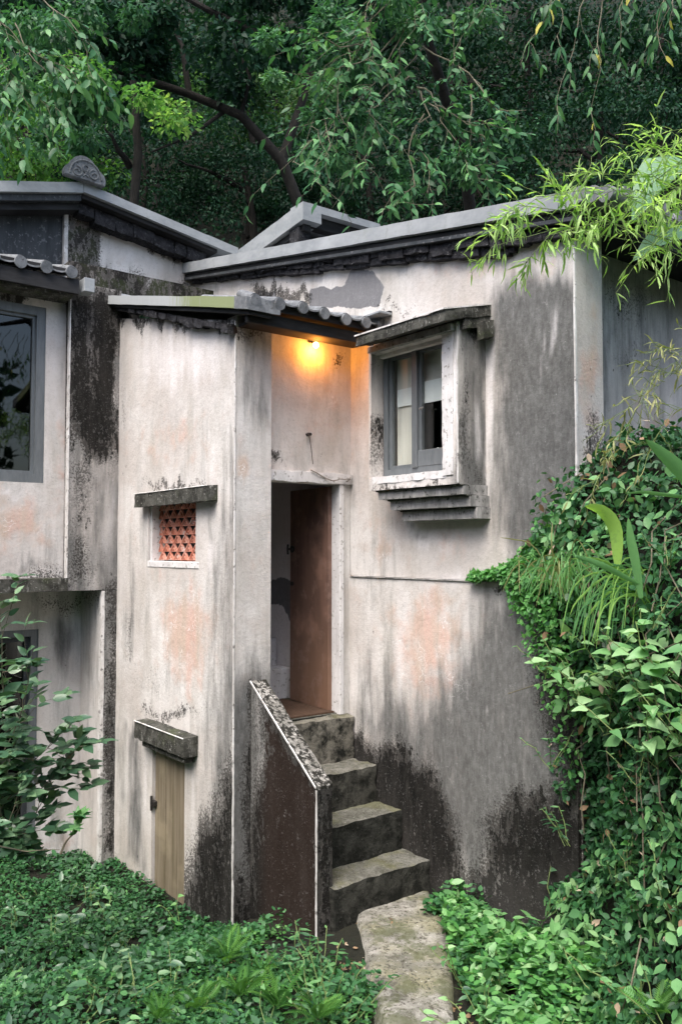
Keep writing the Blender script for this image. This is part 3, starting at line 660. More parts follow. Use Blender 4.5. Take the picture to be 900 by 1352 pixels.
# surround: front face frame with opening, outer faces, sill
OP = (-5.215, -4.35, 2.865, 3.87)
wall('surround', 'y', Y_BAY, X_BAY0, X_BAY1 - .003, 2.765, 3.935, baym, bay, holes=[OP], th=.13, cell=.03)
wall('surround', 'x', X_BAY1 + .004, Y_BAY + .009, Y_W + .01, 2.765, 3.93, baym, bay, th=.1, cell=.03, amp=.002)
abox('surround', X_BAY0, X_BAY1 - .1, Y_BAY + .13, Y_W + .03, 3.875, 3.93, M['plaster'], bay); abox('surround', X_BAY0, X_BAY1 - .1, Y_BAY + .13, Y_W + .03, 2.765, 2.86, M['plaster'], bay)
abox('surround', X_BAY0, X_BAY0 + .02, Y_BAY + .13, Y_W + .03, 2.86, 3.91, M['plaster'], bay)
bead('corner_bead', X_BAY1 - .008, X_BAY1 + .005, Y_BAY - .007, Y_BAY + .004, 2.77, 3.93, M['bead'], bay)
rough('jamb_strip', (-4.40, Y_BAY - .012, 2.83), (.11, 0, 0), (0, .03, 0), (0, 0, 1.09), M['white'], bay, amp=.004)
rough('sill', (-5.2, Y_BAY - .006, 2.815), (.84, 0, 0), (0, .15, 0), (0, 0, .06), M['white'], bay, amp=.006, cell=.04)
YW2 = 4.475
framed(bay, 'y', YW2, -5.205, -4.34, 2.885, 3.90, .05, .07, M['frame']); abox('mullion', -4.86, -4.80, YW2 - .015, YW2 + .05, 2.93, 3.86, M['frame'], bay)
abox('head_board', -5.2, -4.35, YW2 - .05, YW2 - .002, 3.84, 3.87, M['plaster'], bay)
framed(bay, 'y', YW2 + .02, -5.155, -4.84, 2.935, 3.85, .03, .03, M['frame'], 'sash'); framed(bay, 'y', YW2 + .012, -4.80, -4.39, 2.935, 3.85, .028, .03, M['frame'], 'sash')
abox('sash_rail', -4.80, -4.41, YW2 - .005, YW2 + .03, 2.935, 3.06, M['frame'], bay)
abox('pane', -5.12, -4.87, YW2 + .034, YW2 + .039, 2.97, 3.82, M['glass'], bay, bev=0); abox('pane', -4.77, -4.42, YW2 + .026, YW2 + .031, 3.05, 3.82, M['glass'], bay, bev=0)
tubes('handle', [([(-4.745, YW2 - .012, 3.37), (-4.745, YW2 - .035, 3.375), (-4.70, YW2 - .04, 3.38)], .007)], M['chrome'], bay)
abox('blind', -5.1, -4.83, YW2 + .055, YW2 + .062, 3.44, 3.58, M['blind'], bay, bev=0); abox('blind', -4.79, -4.35, YW2 + .05, YW2 + .058, 3.43, 3.60, M['blind'], bay, bev=0)
abox('curtain', -5.12, -4.86, YW2 + .07, YW2 + .085, 2.9, 3.88, M['curtain'], bay); abox('curtain', -5.12, -4.35, YW2 + .09, YW2 + .10, 3.60, 3.88, M['curtain'], bay)
# box room behind the window
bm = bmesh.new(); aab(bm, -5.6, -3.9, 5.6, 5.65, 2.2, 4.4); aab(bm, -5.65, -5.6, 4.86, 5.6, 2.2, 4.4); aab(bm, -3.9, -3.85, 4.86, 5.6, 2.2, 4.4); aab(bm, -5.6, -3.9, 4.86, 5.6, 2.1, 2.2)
frombm('black_backing', bm, M['black'], bay)
# awning ledge: sloping front slab, shorter return, beam end block
L0, L1 = ony(470, 455, 4.16), ony(588, 405, 4.16)
rough('awning_slab', V(-5.18, 4.16, 3.893), (.99, 0, 0), (0, .50, .12), (0, 0, .088), M['ledge'], bay, 'dark mossy slab over the window', amp=.007, cell=.035)
box('awning_edge', V(-5.18, 4.150, 3.973), (.995, 0, 0), (0, .012, .003), (0, 0, .012), M['bead'], bay, bev=0)
box('awning_edge', V(-4.196, 4.163, 3.974), (.01, 0, 0), (0, .47, .113), (0, 0, .011), M['bead'], bay, bev=0)
rough('awning_return', V(-4.262, 4.37, 3.87), (.062, 0, 0), (0, .29, .07), (0, 0, .075), M['ledge'], bay, None, amp=.005, cell=.035)
rough('awning_neck', V(-5.20, 4.30, 3.865), (.93, 0, 0), (0, .05, 0), (0, 0, .05), M['graycon'], bay, None, amp=.004, cell=.05)
rough('beam_end', V(-4.20, 4.50, 3.80), (.06, 0, 0.01), (0, .12, .03), (0, 0, .125), M['ledge'], bay, None, amp=.003, cell=.04)
# stepped corbels
rough('corbel', (-5.17, 4.385, 2.69), (.935, 0, 0), (0, .3, 0), (0, 0, .075), M['graycon'], bay, None, amp=.003, cell=.05)
rough('corbel', (-5.09, 4.44, 2.605), (.87, 0, 0), (0, .25, 0), (0, 0, .083), M['graycon'], bay, None, amp=.003, cell=.05)
rough('corbel', (-5.01, 4.50, 2.52), (.80, 0, 0), (0, .2, 0), (0, 0, .083), M['graycon'], bay, None, amp=.003, cell=.05)
for i, (a, y, z) in enumerate(((-5.18, 4.365, 2.752), (-5.10, 4.42, 2.678), (-5.02, 4.48, 2.592))):
    abox('corbel_lip', a, -4.225 + (0 if i else -.01), y, y + .08, z, z + .012, M['ledge'], bay)

# lattice window: terracotta openwork blocks
latt = subempty('lattice_window', (-6.88, 3.5, 2.45), house, 'small square vent filled with terracotta openwork')
NX, NZ = 6, 7; cw, ch = (LAT[1] - LAT[0] - .05) / NX, (LAT[3] - LAT[2] - .02) / NZ
def lat_block():
    bm = bmesh.new(); b = .010; d = .022; ln = lambda x0, z0, x1, z1, wd: bx(bm, V(x0, 0, z0), V(x1 - x0, 0, z1 - z0), V(0, d, 0), V(z1 - z0, 0, -(x1 - x0)).normalized() * wd)
    ln(0.0, 0.0, cw / 2, ch, b); ln(cw / 2 , ch, cw, 0.0, b)          # outer peak
    ln(cw * .28, 0, cw * .5, ch * .48, b * .65); ln(cw * .5, ch * .48, cw * .72, 0, b * .65)   # inner peak
    bx(bm, V(-.002, .004, -.004), V(cw + .004, 0, 0), V(0, d - .008, 0), V(0, 0, .007))
    bmesh.ops.recalc_face_normals(bm, faces=bm.faces); me = bpy.data.meshes.new('lattice_block'); bm.to_mesh(me); bm.free(); me.materials.append(M['terracotta']); return me
lbm = lat_block()
for j in range(NZ):
    for i in range(NX + (j % 2)):
        o = bpy.data.objects.new('lattice_block', lbm); col.objects.link(o); o.parent = latt
        x = LAT[0] + .045 + cw * (i - (.5 if j % 2 else 0)); sx = 1
        if j % 2 and i == 0: x = LAT[0] + .045; sx = .5
        if j % 2 and i == NX: sx = .5
        o.location = V(x, Y_T + .085 + rng.uniform(-.002, .002), LAT[2] + .015 + ch * j) - latt.location - house.location; o.scale = (sx, 1, 1)
abox('frame', LAT[0] - .0, LAT[0] + .035, Y_T + .02, Y_T + .15, LAT[2], LAT[3], M['white'], latt); abox('sill', LAT[0] + .0, LAT[1] + .06, Y_T - .008, Y_T + .08, LAT[2] - .055, LAT[2] + .002, M['white'], latt)
abox('black_backing', LAT[0] - .1, LAT[1] + .1, 3.602, 3.608, 1.9, 3.0, M['black'], latt, bev=0)  # black sheet added so the vent openings look shaded
rough('ledge', (-7.44, Y_T - .10, 2.685), (1.39, 0, .0), (0, .13, .01), (0, 0, .13), M['ledge'], house, 'mossy concrete ledge over the terracotta vent', cell=.035, amp=.007)
abox('ledge_edge', -7.43, -6.05, Y_T - .106, Y_T - .096, 2.808, 2.817, M['bead'], house)
# lower plank door and its ledge
rough('ledge', (-7.33, Y_T - .13, .585), (.98, 0, 0), (0, .16, .01), (0, 0, .16), M['ledge'], house, 'dark concrete ledge over the low plank door', cell=.04, amp=.007)
rough('ledge', (-7.24, Y_T - .09, .525), (.83, 0, 0), (0, .12, 0), (0, 0, .065), M['ledge'], house, None, cell=.05, amp=.004)
abox('ledge_edge', -7.32, -6.36, Y_T - .137, Y_T - .126, .737, .747, M['bead'], house)
ldoor = subempty('plank_door', (-6.9, 3.5, -.5), house, 'narrow bleached plank door')
for i, (a, b, s) in enumerate(((-7.195, -6.995, 0), (-6.988, -6.795, .003), (-6.788, -6.645, .001), (-6.638, -6.595, -.012))):
    abox('plank', a, b, Y_T + .025 + s, Y_T + .06 + s, -1.0, .51, M['plank'], ldoor, bev=.003)
abox('hinge', -7.235, -7.15, Y_T - .005, Y_T + .027, -.02, .03, M['iron'], ldoor); tubes('hinge_pin', [([(-7.205, Y_T - .008, -.06), (-7.205, Y_T - .008, .07)], .012)], M['iron'], ldoor)

# ------------------------------------------------------------------ open entrance door and hall
door = subempty('entrance_door', (-5.95, 4.5, .9), house, 'red-brown door leaf swung inward')
hg, fr = V(-5.93, 4.50, .905), V(-6.58, 4.545, .905); dv = fr - hg; nv = V(dv.y, -dv.x, 0).normalized() * .04
leaf = box('leaf', hg, dv, -nv if nv.y > 0 else nv, (0, 0, 1.94), M['door'], door)
fcn = (-nv if nv.y > 0 else nv)
for z, s in ((2.30, .032), (1.98, .02)):
    q = hg + dv * .93 + fcn * 1.0; q.z = z
    tubes('lock_rose', [([q, q + fcn.normalized() * .012], s)], M['iron'], door, sides=16)
q = hg + dv * .93 + fcn * 1.0; q.z = 2.30
tubes('handle', [([q, q + fcn.normalized() * .05], .012), ([q + fcn.normalized() * .05 + V(0, 0, .045), q + fcn.normalized() * .055, q + fcn.normalized() * .05 - V(0, 0, .05)], .011)], M['iron'], door)
hallm = dict(gray=[], patch=[('p', [(352, 768), (372, 760), (396, 768), (400, 830), (384, 826), (378, 812), (372, 800), (352, 800)], 26, .9)], white=[('c', 1)])
wall('wall', 'y', Y_W - .03, -8.3, -5.985, .85, 4.2, hallm, house, th=.05, cell=.05, mat='plaster', label='hall side wall with a smeared cement patch')
abox('wall', -8.4, -8.33, 3.5, 4.7, .7, 4.2, M['plaster'], house); abox('wall', -8.3, -5.95, 3.61, 3.66, .7, 4.2, M['white'], house)
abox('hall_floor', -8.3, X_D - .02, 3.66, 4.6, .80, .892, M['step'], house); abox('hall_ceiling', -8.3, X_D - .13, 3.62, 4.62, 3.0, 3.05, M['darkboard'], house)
for i in range(5):
    abox('inner_step', -6.68 - .27 * i - .28, -6.68 - .27 * i, 3.67, 4.6, .893, 1.18 + .26 * i, M['white'], house, bev=.008)
tag(rough('doormat', (-6.66, 3.68, .894), (.79, 0, 0), (0, .80, 0), (0, 0, .014), M['mat'], None, None, amp=.002, cell=.1), 'brown mat lying inside the open doorway', 'doormat')

# ------------------------------------------------------------------ stairs and parapet
stairs = empty('concrete_staircase', (-5.3, 4.2, -.3), 'worn concrete steps climbing to the red-brown door', 'staircase')
def step(x0, x1, y0, y1, z0, z1, pale=0, seed=0, label=None):
    o = rough('step', (x0, y0, z0), (x1 - x0, 0, 0), (0, y1 - y0, 0), (0, 0, z1 - z0), M['step'], stairs, label, amp=.013, cell=.04, freq=5, seed=seed)
    a = o.data.attributes.new('m_pale', 'FLOAT', 'POINT'); a.data.foreach_set('value', [pale] * len(o.data.vertices)); return o
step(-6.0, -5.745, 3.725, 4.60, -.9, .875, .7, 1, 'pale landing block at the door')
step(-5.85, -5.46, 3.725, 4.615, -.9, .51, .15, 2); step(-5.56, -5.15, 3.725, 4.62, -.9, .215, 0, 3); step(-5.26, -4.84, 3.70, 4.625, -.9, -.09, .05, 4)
par = empty('parapet_wall', (-5.3, 3.65, -.6), 'dark mould-brown stair parapet with a sloping lichen-spotted top', 'wall')
PX0, PX1 = X_T - .02, -4.90
parm = dict(dark=[('p', [(345, 925), (430, 1050), (450, 1050), (450, 1260), (300, 1300), (326, 1180), (338, 1060), (350, 990)], 34, 1.0), ('c', .25)], brown=[('p', [(345, 935), (421, 1045), (421, 1240), (345, 1240)], 16, .9)], gray=[('c', .75)], white=[])
pz = lambda x: .62 + (1.275 - .62) * (PX1 - x) / (PX1 - PX0)
wall('face', 'y', Y_P0, PX0, PX1 - .003, -1.1, 1.0, parm, par, top=[(PX0, pz(PX0) - .02), (PX1, .60)], zh=-.2, th=.13, cell=.03)
endpm = dict(dark=[('c', .62)], gray=[('c', .8)])
wall('face', 'x', PX1 + .004, Y_P0 + .009, Y_P1, -1.1, .6, endpm, par, th=.2, cell=.03, amp=.002)
rough('cap', (PX0, Y_P0 - .006, pz(PX0) - .022), (PX1 - PX0 + .004, 0, .62 - pz(PX0)), (0, Y_P1 - Y_P0 + .01, 0), (0, 0, .026), M['captop'], par, 'lichen-spotted sloping cap', amp=.003, cell=.04)
box('corner_bead', (PX0, Y_P0 - .014, pz(PX0) - .006), (PX1 - PX0, 0, .62 - pz(PX0)), (0, .010, 0), (0, 0, .011), M['bead'], par, bev=0)
bead('corner_bead', PX1 - .007, PX1 + .006, Y_P0 - .008, Y_P0 + .003, -1.0, .60, M['bead'], par)

# seam ledge on the wing, moss on it later
box('seam', (X_D + .02, Y_W - .034, ZJ - .012), (X_E - X_D - .1, 0, 0), (0, .03, 0), (0, 0, .009), M['graycon'], house, 'thin seam across the lower wing wall', .003)

# ------------------------------------------------------------------ roof corner of the house behind
rear = empty('rear_house', (-9.5, 7, 3), 'roof corner of a second house showing between the two copings', 'house')
rp = V(-9.0, 6.35, 6.88); rl = V(-11.6, 6.35, 6.58); rr = V(-9.0, 9.2, 6.90)
rough('coping', rl - V(0, 0, .24), rp - rl, (0, .3, 0), (0, 0, .24), M['coping'], rear, amp=.003, cell=.15)
rough('coping', rp + V(0, .003, -.10), rr - rp, (-.3, 0, 0), (0, 0, .10), M['coping'], rear, amp=.003, cell=.15)
box('fascia_board', rp + V(-.12, .1, -.26), V(0, 2.7, .02), (-.15, 0, 0), (0, 0, .16), M['darkboard'], rear)
box('fascia_board', rl + V(0, .08, -.34), rp - rl - V(.1, 0, 0), (0, .12, 0), (0, 0, .1), M['darkboard'], rear)
abox('wall', -11.4, -9.25, 6.5, 6.65, 1, 6.35, M['white'], rear); abox('wall', -9.6, -9.45, 6.65, 9.0, 1, 6.62, M['black'], rear)  # black wall fills the dark gap under the right coping
rough('bracket', (-9.36, 6.38, 6.36), (.22, 0, 0), (0, .2, 0), (0, 0, .24), M['mortar'], rear, cell=.06)
box('roof_plane', rl + V(0, .28, -.15), rp - rl - V(.28, 0, 0), (0, 2.6, 0), (0, 0, .08), M['tile'], rear, bev=0)

# ------------------------------------------------------------------ lamp, hook, cables, cup
lamp = empty('porch_lamp', (-5.80, 4.21, 4.05), 'small glowing lamp under the porch roof above the door', 'lamp')
tubes('socket', [([(X_D, 4.185, 4.075), (X_D + .03, 4.19, 4.07), (X_D + .045, 4.20, 4.06)], .016)], M['iron'], lamp, sides=10)
g = G('glowing_bulb'); g.b.inputs['Emission Color'].default_value = (1, .50, .13, 1); g.b.inputs['Emission Strength'].default_value = 10; g.fin((.9, .8, .6), .4)
bmm = bmesh.new(); bmesh.ops.create_uvsphere(bmm, u_segments=16, v_segments=10, radius=.026, matrix=Matrix.Translation((X_D + .065, 4.21, 4.03)))
bulb = frombm('bulb', bmm, g.m, lamp, smooth=True)
ld = bpy.data.lights.new('bulb_light', 'POINT'); ld.energy = 3.2; ld.color = (1, .33, .045); ld.shadow_soft_size = .03
lo = bpy.data.objects.new('bulb_light', ld); col.objects.link(lo); lo.parent = lamp; lo.location = V(X_D + .10, 4.21, 3.985) - lamp.location
tag(tubes('wall_hook', [([(X_D, 4.18, 3.275), (X_D + .035, 4.18, 3.27)], .014), ([(X_D + .03, 4.17, 3.27), (X_D + .035, 4.14, 3.255), (X_D + .04, 4.13, 3.27)], .008), ([(X_D + .012, 4.18, 3.26), (X_D + .015, 4.2, 3.15), (X_D + .012, 4.22, 3.02)], .003)], M['iron']), 'small iron hook on the wall above the doorway', 'hook')
tag(tubes('cable', [(wobble((X_D + .05, 4.17, 2.965), (X_D + .055, 4.40, 2.885), 8, .06), .005), (wobble((X_D + .055, 4.40, 2.885), (X_D + .05, 4.60, 2.93), 8, .06, .1), .005), (wobble((X_D + .05, 4.60, 2.93), (X_D + .04, 4.56, 2.88), 6, .3), .004)], M['wire']), 'thin cable sagging along the white door lintel', 'cable')
cup = empty('cup', (-4.49, YW2 + .02, 3.06), 'white cup on the window ledge behind the glass', 'cup')
def lathe(name, c, prof, mat, par, seg=18):
    bm = bmesh.new(); rs = [[bm.verts.new((c[0] + r * math.cos(2 * math.pi * k / seg), c[1] + r * math.sin(2 * math.pi * k / seg), c[2] + z)) for k in range(seg)] for r, z in prof]
    for a, b in zip(rs, rs[1:]):
        for k in range(seg): bm.faces.new((a[k], a[(k + 1) % seg], b[(k + 1) % seg], b[k]))
    return frombm(name, bm, mat, par, smooth=True)
cc = tuple(ony(578, 607, YW2 + .03 + .07))
lathe('saucer', cc, [(.001, 0), (.035, 0), (.065, .02), (.06, .024), (.001, .006)], M['porcelain'], cup); lathe('bowl', cc, [(.001, .012), (.03, .014), (.042, .05), (.038, .05), (.001, .02)], M['porcelain'], cup)
lathe('lid', cc, [(.04, .05), (.026, .068), (.01, .075), (.013, .09), (.001, .096)], M['porcelain'], cup)
#PART3
# ------------------------------------------------------------------ ground, hill, bank, path
def sstep(a, b, x): t = np.clip((x - a) / (b - a), 0, 1); return t * t * (3 - 2 * t)
_perm = np.random.default_rng(3).random((64, 64))
def vn(x, y):
    xi, yi = np.floor(x).astype(int), np.floor(y).astype(int); fx, fy = x - xi, y - yi; fx = fx * fx * (3 - 2 * fx); fy = fy * fy * (3 - 2 * fy)
    g = lambda i, j: _perm[i % 64, j % 64]
    return (g(xi, yi) * (1 - fx) + g(xi + 1, yi) * fx) * (1 - fy) + (g(xi, yi + 1) * (1 - fx) + g(xi + 1, yi + 1) * fx) * fy - .5
def gz(x, y):
    x = np.asarray(x, float); y = np.asarray(y, float); r = np.hypot(x, y)
    z = .7 - 1.12 * sstep(1.8, 4.4, r)
    z = z - .36 * sstep(-5.0, -6.2, x) * sstep(4.2, 3.2, y)
    z = z + .09 * sstep(-5.1, -4.6, x) * sstep(3.2, 3.7, y) * sstep(5, 4.6, y)
    z = z + .06 * vn(x * 1.7, y * 1.7) + .03 * vn(x * 5, y * 5)
    s = -.79 * x + .613 * y
    z = z + np.maximum(0, s - 12.5) * 1.25 * sstep(12.5, 15, s)
    back = np.maximum(0, -s - 7); z = z + back * .35
    rr = np.maximum(0, r - 60); return np.where(r > 60, z * np.exp(-rr / 80), z)
def sheet(name, xs, ys, zf, mat):
    X, Y = np.meshgrid(xs, ys, indexing='ij'); Z = zf(X, Y); nx, ny = X.shape
    P = np.stack([X.ravel(), Y.ravel(), Z.ravel()], 1)
    i, j = np.meshgrid(np.arange(nx - 1), np.arange(ny - 1), indexing='ij'); a = (i * ny + j).ravel()
    me = bpy.data.meshes.new(name); me.from_pydata(P.tolist(), [], np.stack([a, a + ny, a + ny + 1, a + 1], 1).tolist())
    return link(name, me, mat, None, None, True)
near = np.arange(-12, 6, .16); far = lambda s: np.array([20, 30, 45, 70, 110, 170, 260.]) * s
gxs = np.unique(np.concatenate([far(-1), np.arange(-16, -12, .8), near, np.arange(6, 16, 1)[1:], far(1)]))
tag(sheet('ground', gxs, np.unique(np.concatenate([far(-1), np.arange(-14, -2, 1), np.arange(-2, 9, .16), np.arange(9, 20, .8), far(1)])), gz, M['soil']), kind='structure')
# path: one poured slab from the foot of the stairs
def path_mesh():
    L_ = [(462, 1196), (470, 1235), (484, 1290), (500, 1352), (520, 1440), (545, 1560)]; R_ = [(572, 1172), (596, 1215), (604, 1275), (606, 1352), (640, 1440), (700, 1560)]
    vs = []; fs = []; n = 28; m = 14
    for i in range(n + 1):
        t = i / n * (len(L_) - 1); k = min(int(t), len(L_) - 2); f_ = t - k
        a = onz(L_[k][0] + (L_[k + 1][0] - L_[k][0]) * f_, L_[k][1] + (L_[k + 1][1] - L_[k][1]) * f_, -.31); b = onz(R_[k][0] + (R_[k + 1][0] - R_[k][0]) * f_, R_[k][1] + (R_[k + 1][1] - R_[k][1]) * f_, -.31)
        for j in range(m + 1):
            u = j / m; q = a.lerp(b, u) + (b - a) * .035 * mnoise.noise(V(i * .5, 0 if u < .5 else 9, 3)); e = min(u, 1 - u)
            q.z += .012 * mnoise.noise(q * 6) - .035 * max(0, 1 - e * 9) - (.12 if j in (0, m) else 0); vs.append(tuple(q))
    for i in range(n):
        for j in range(m): a = i * (m + 1) + j; fs.append((a, a + m + 1, a + m + 2, a + 1))
    me = bpy.data.meshes.new('path'); me.from_pydata(vs, [], fs); return tag(link('path', me, M['path'], None, None, True), kind='structure')
path_mesh()
# bank on the right
def bank_pt(x, t):
    """t 0..1 front face foot->top edge, 1..2 the slope behind"""
    yf = 4.60 - 1.15 * sstep(-4.2, -2.3, x); yt = 4.60 + .35 * sstep(-3.5, -2.6, x) - .06 * sstep(-3.95, -3.6, x)
    zt = 2.07 + 1.1 * np.clip(x + 3.95, 0, .72); z0 = -.5
    tt = np.clip(t, 0, 1); x_ = x; x = x - .55 * np.sin(np.pi * np.clip(tt * .95 + .08, 0, 1)) * (t < 1.3) - .12; yf = 4.72 - 1.12 * sstep(-4.2, -2.4, x); yt = 4.72 + .25 * sstep(-3.5, -2.6, x) - .18 * sstep(-4.0, -3.7, x); bulge = .25 * np.sin(np.pi * tt) * sstep(-4.0, -2.8, x)
    y = yf + (yt - yf) * tt ** 1.6 - bulge * .6; z = z0 + (zt - z0) * tt
    t2 = np.clip(t - 1, 0, 1); y = y + 3.5 * t2; z = z + .7 * t2
    nn = vn(x * 2.2 + 9, z * 2.2 + y * 2) * .22 * sstep(-4.0, -3.3, x)
    return x_, y - nn * (t < 1.15), z + nn * .5
bx_ = np.linspace(-4.0, 4, 90); bt = np.linspace(0, 2, 60); BX, BT = np.meshgrid(bx_, bt, indexing='ij'); q = bank_pt(BX, BT)
me = bpy.data.meshes.new('bank'); a = (np.arange(89)[:, None] * 60 + np.arange(59)[None]).ravel()
me.from_pydata(np.stack([v.ravel() for v in q], 1).tolist(), [], np.stack([a, a + 60, a + 61, a + 1], 1).tolist()); tag(link('bank', me, M['soil'], None, None, True), kind='structure')

# ------------------------------------------------------------------ leaves
def nrm(a): return a / (np.linalg.norm(a, axis=-1, keepdims=True) + 1e-9)
def leafcloud(name, P, D, N, L, W, v, mat, parent=None, label=None, fold=.25, droop=.15, simple=False):
    n = len(P); D = nrm(D); S = nrm(np.cross(D, N)); N = nrm(np.cross(S, D)); L = L[:, None]; W = W[:, None]
    tip = P + D * L - N * L * droop
    if simple:
        vs = np.stack([P, P + D * L * .45 + S * W, tip, P + D * L * .45 - S * W], 1); k = 4; fc = np.array([[0, 1, 2, 3]])
    else:
        md = P + D * L * .48 - N * W * fold
        vs = np.stack([P, P + D * L * .24 + S * W * .82, P + D * L * .58 + S * W * .86 - N * L * .04, tip, P + D * L * .58 - S * W * .86 - N * L * .04, P + D * L * .24 - S * W * .82, md], 1); k = 7; fc = np.array([[0, 1, 6], [1, 2, 6], [2, 3, 6], [3, 4, 6], [4, 5, 6], [5, 0, 6]])
    F_ = (fc[None] + (np.arange(n) * k)[:, None, None]).reshape(-1, fc.shape[1])
    me = bpy.data.meshes.new(name); me.vertices.add(n * k); me.vertices.foreach_set('co', vs.reshape(-1).astype(np.float32))
    nf, c = F_.shape; me.loops.add(nf * c); me.loops.foreach_set('vertex_index', F_.reshape(-1).astype(np.int32))
    me.polygons.add(nf); me.polygons.foreach_set('loop_start', (np.arange(nf) * c).astype(np.int32)); me.polygons.foreach_set('loop_total', np.full(nf, c, np.int32))
    me.update(calc_edges=True); at = me.attributes.new('v', 'FLOAT', 'POINT'); at.data.foreach_set('value', np.repeat(v, k).astype(np.float32))
    return link(name, me, mat, parent, label)
_lm = {}
def leafmesh(kind, mat, v, ratio, fold=.2, droop=.2, heart=0):
    key = (kind, mat, v)
    if key in _lm: return _lm[key]
    vs = []; fs = []; n = 6
    for i in range(n + 1):
        t = i / n; wd = ratio * .5 * (math.sin(math.pi * min(1, t ** (.75 - .25 * heart))) ** .85) * (1 - .15 * t); z = -droop * t * t
        w_ = V(wd * .5, 0, 0)
        vs += [(-wd, t, z + fold * wd + .02 * math.sin(i * 2.1)), (0, t, z), (wd, t, z + fold * wd + .02 * math.sin(i * 1.7 + 1))]
    for i in range(n):
        a = i * 3; fs += [(a, a + 1, a + 4, a + 3), (a + 1, a + 2, a + 5, a + 4)]
    me = bpy.data.meshes.new('leaf'); me.from_pydata(vs, [], fs); me.materials.append(M[mat]); me.shade_smooth()
    at = me.attributes.new('v', 'FLOAT', 'POINT'); at.data.foreach_set('value', [v] * len(vs)); _lm[key] = me; return me
def wloc(p):
    s = Vector((0, 0, 0))
    while p is not None: s += p.location; p = p.parent
    return s
def leafobj(me, P, D, N, L, parent, name='leaf'):
    D = Vector(D).normalized(); S = D.cross(Vector(N))
    if S.length < 1e-4: S = D.orthogonal()
    S.normalize(); N = S.cross(D)
    o = bpy.data.objects.new(name, me); col.objects.link(o); o.parent = parent; off = wloc(parent)
    m = Matrix((S, D, N)).transposed().to_4x4(); o.matrix_basis = Matrix.Translation(Vector(P) - off) @ m @ Matrix.Scale(L, 4); return o
def emit(par, lv, mat, ratio, kind='a', cap=300, fold=.2, droop=.25, heart=0, vb=.5, vs_=.3, name='leaf'):
    lv = sorted(lv, key=lambda l: (Vector(l[0]) - EYE).length)
    for P, D, N, L in lv[:cap]:
        v = min(1, max(0, round((vb + rng.normal() * vs_) * 5) / 5)); leafobj(leafmesh(kind, mat, v, ratio, fold, droop, heart), P, D, N, L, par, name)
    rest = lv[cap:]
    if rest:
        P, D, N = (np.array([list(l[i]) for l in rest]) for i in range(3)); L = np.array([l[3] for l in rest])
        tag(leafcloud('foliage', P, D, N, L, L * ratio * .5, np.clip(rng.normal(vb, vs_, len(L)), 0, 1), M[mat], par), kind='stuff')
def rv(s=1): return V(*rng.normal(0, s, 3))
def spray(stems, lv, p0, p1, n=5, L=.08, sag=.2, amp=.12, twig=.35, r=.008, per=6, down=.5, start=.25, whorl=0):
    """one limb with side twigs, each carrying alternate leaves"""
    path = wobble(p0, p1, 10, amp, sag); stems.append((path, [r * (1 - .8 * i / 10) for i in range(11)])); T = (Vector(p1) - Vector(p0)).length
    def leaves(pts, cnt, t0):
        for k in range(cnt):
            t = t0 + (1 - t0) * (k + rng.random()) / cnt; f_ = t * (len(pts) - 1); i = min(int(f_), len(pts) - 2); q = pts[i].lerp(pts[i + 1], f_ - i)
            d = (pts[i + 1] - pts[i]).normalized(); side = d.cross(V(0, 0, 1)); side = side.normalized() if side.length > .05 else V(1, 0, 0)
            D = (d * .7 + side * (1 if k % 2 else -1) * .9 + V(0, 0, -down) + rv(.25)); lv.append((q, D, V(.25, -.5, .75) + rv(.5), L * rng.uniform(.65, 1.2)))
    leaves(path, max(2, per), .45)
    for k in range(n):
        t = start + (1 - start) * (k + rng.random()) / n; f_ = t * 10; i = min(int(f_), 9); q = path[i].lerp(path[i + 1], f_ - i); d = (path[i + 1] - path[i]).normalized()
        e = q + (d * .7 + rv(.55) + V(0, 0, -down * .4)).normalized() * T * twig * rng.uniform(.5, 1.1)
        tp = wobble(q, e, 5, .15, sag); stems.append((tp, [r * .35 * (1 - .7 * j / 5) for j in range(6)])); leaves(tp, per, .15)
        if whorl:
            for h in range(whorl):
                an = h * 2.4; lv.append((tp[-1], V(math.cos(an), math.sin(an), .25), V(.2, -.4, 1) + rv(.25), L * rng.uniform(.7, 1.1)))

# ---- far forest on the hillside
def hill_leaves(n, s0, s1, t0, t1, zlift, L0, seed):
    r = np.random.default_rng(seed); s = r.uniform(s0, s1, n); t = r.uniform(t0, t1, n); x = -.79 * s + .613 * t; y = .613 * s + .79 * t
    z = gz(x, y); h = (.35 + 1.3 * (vn(x * .8, y * .8) + .5)) * zlift; z = z + h * r.random(n) ** .5
    return np.stack([x, y, z], 1), r
P, r = hill_leaves(110000, 12.6, 30, -14, 14, 1.8, .1, 5)
n = len(P); N = nrm(r.normal(0, .6, (n, 3)) + np.array([.35, -.3, .7])); D = nrm(r.normal(0, 1, (n, 3)) + np.array([.3, -.2, -.4]))
L = r.uniform(.07, .17, n); tag(leafcloud('undergrowth', P, D, N, L, L * .28, np.clip(r.normal(.25, .25, n), 0, 1), M['forest'], simple=True), 'dark undergrowth covering the steep slope behind the house', 'undergrowth', kind='stuff')
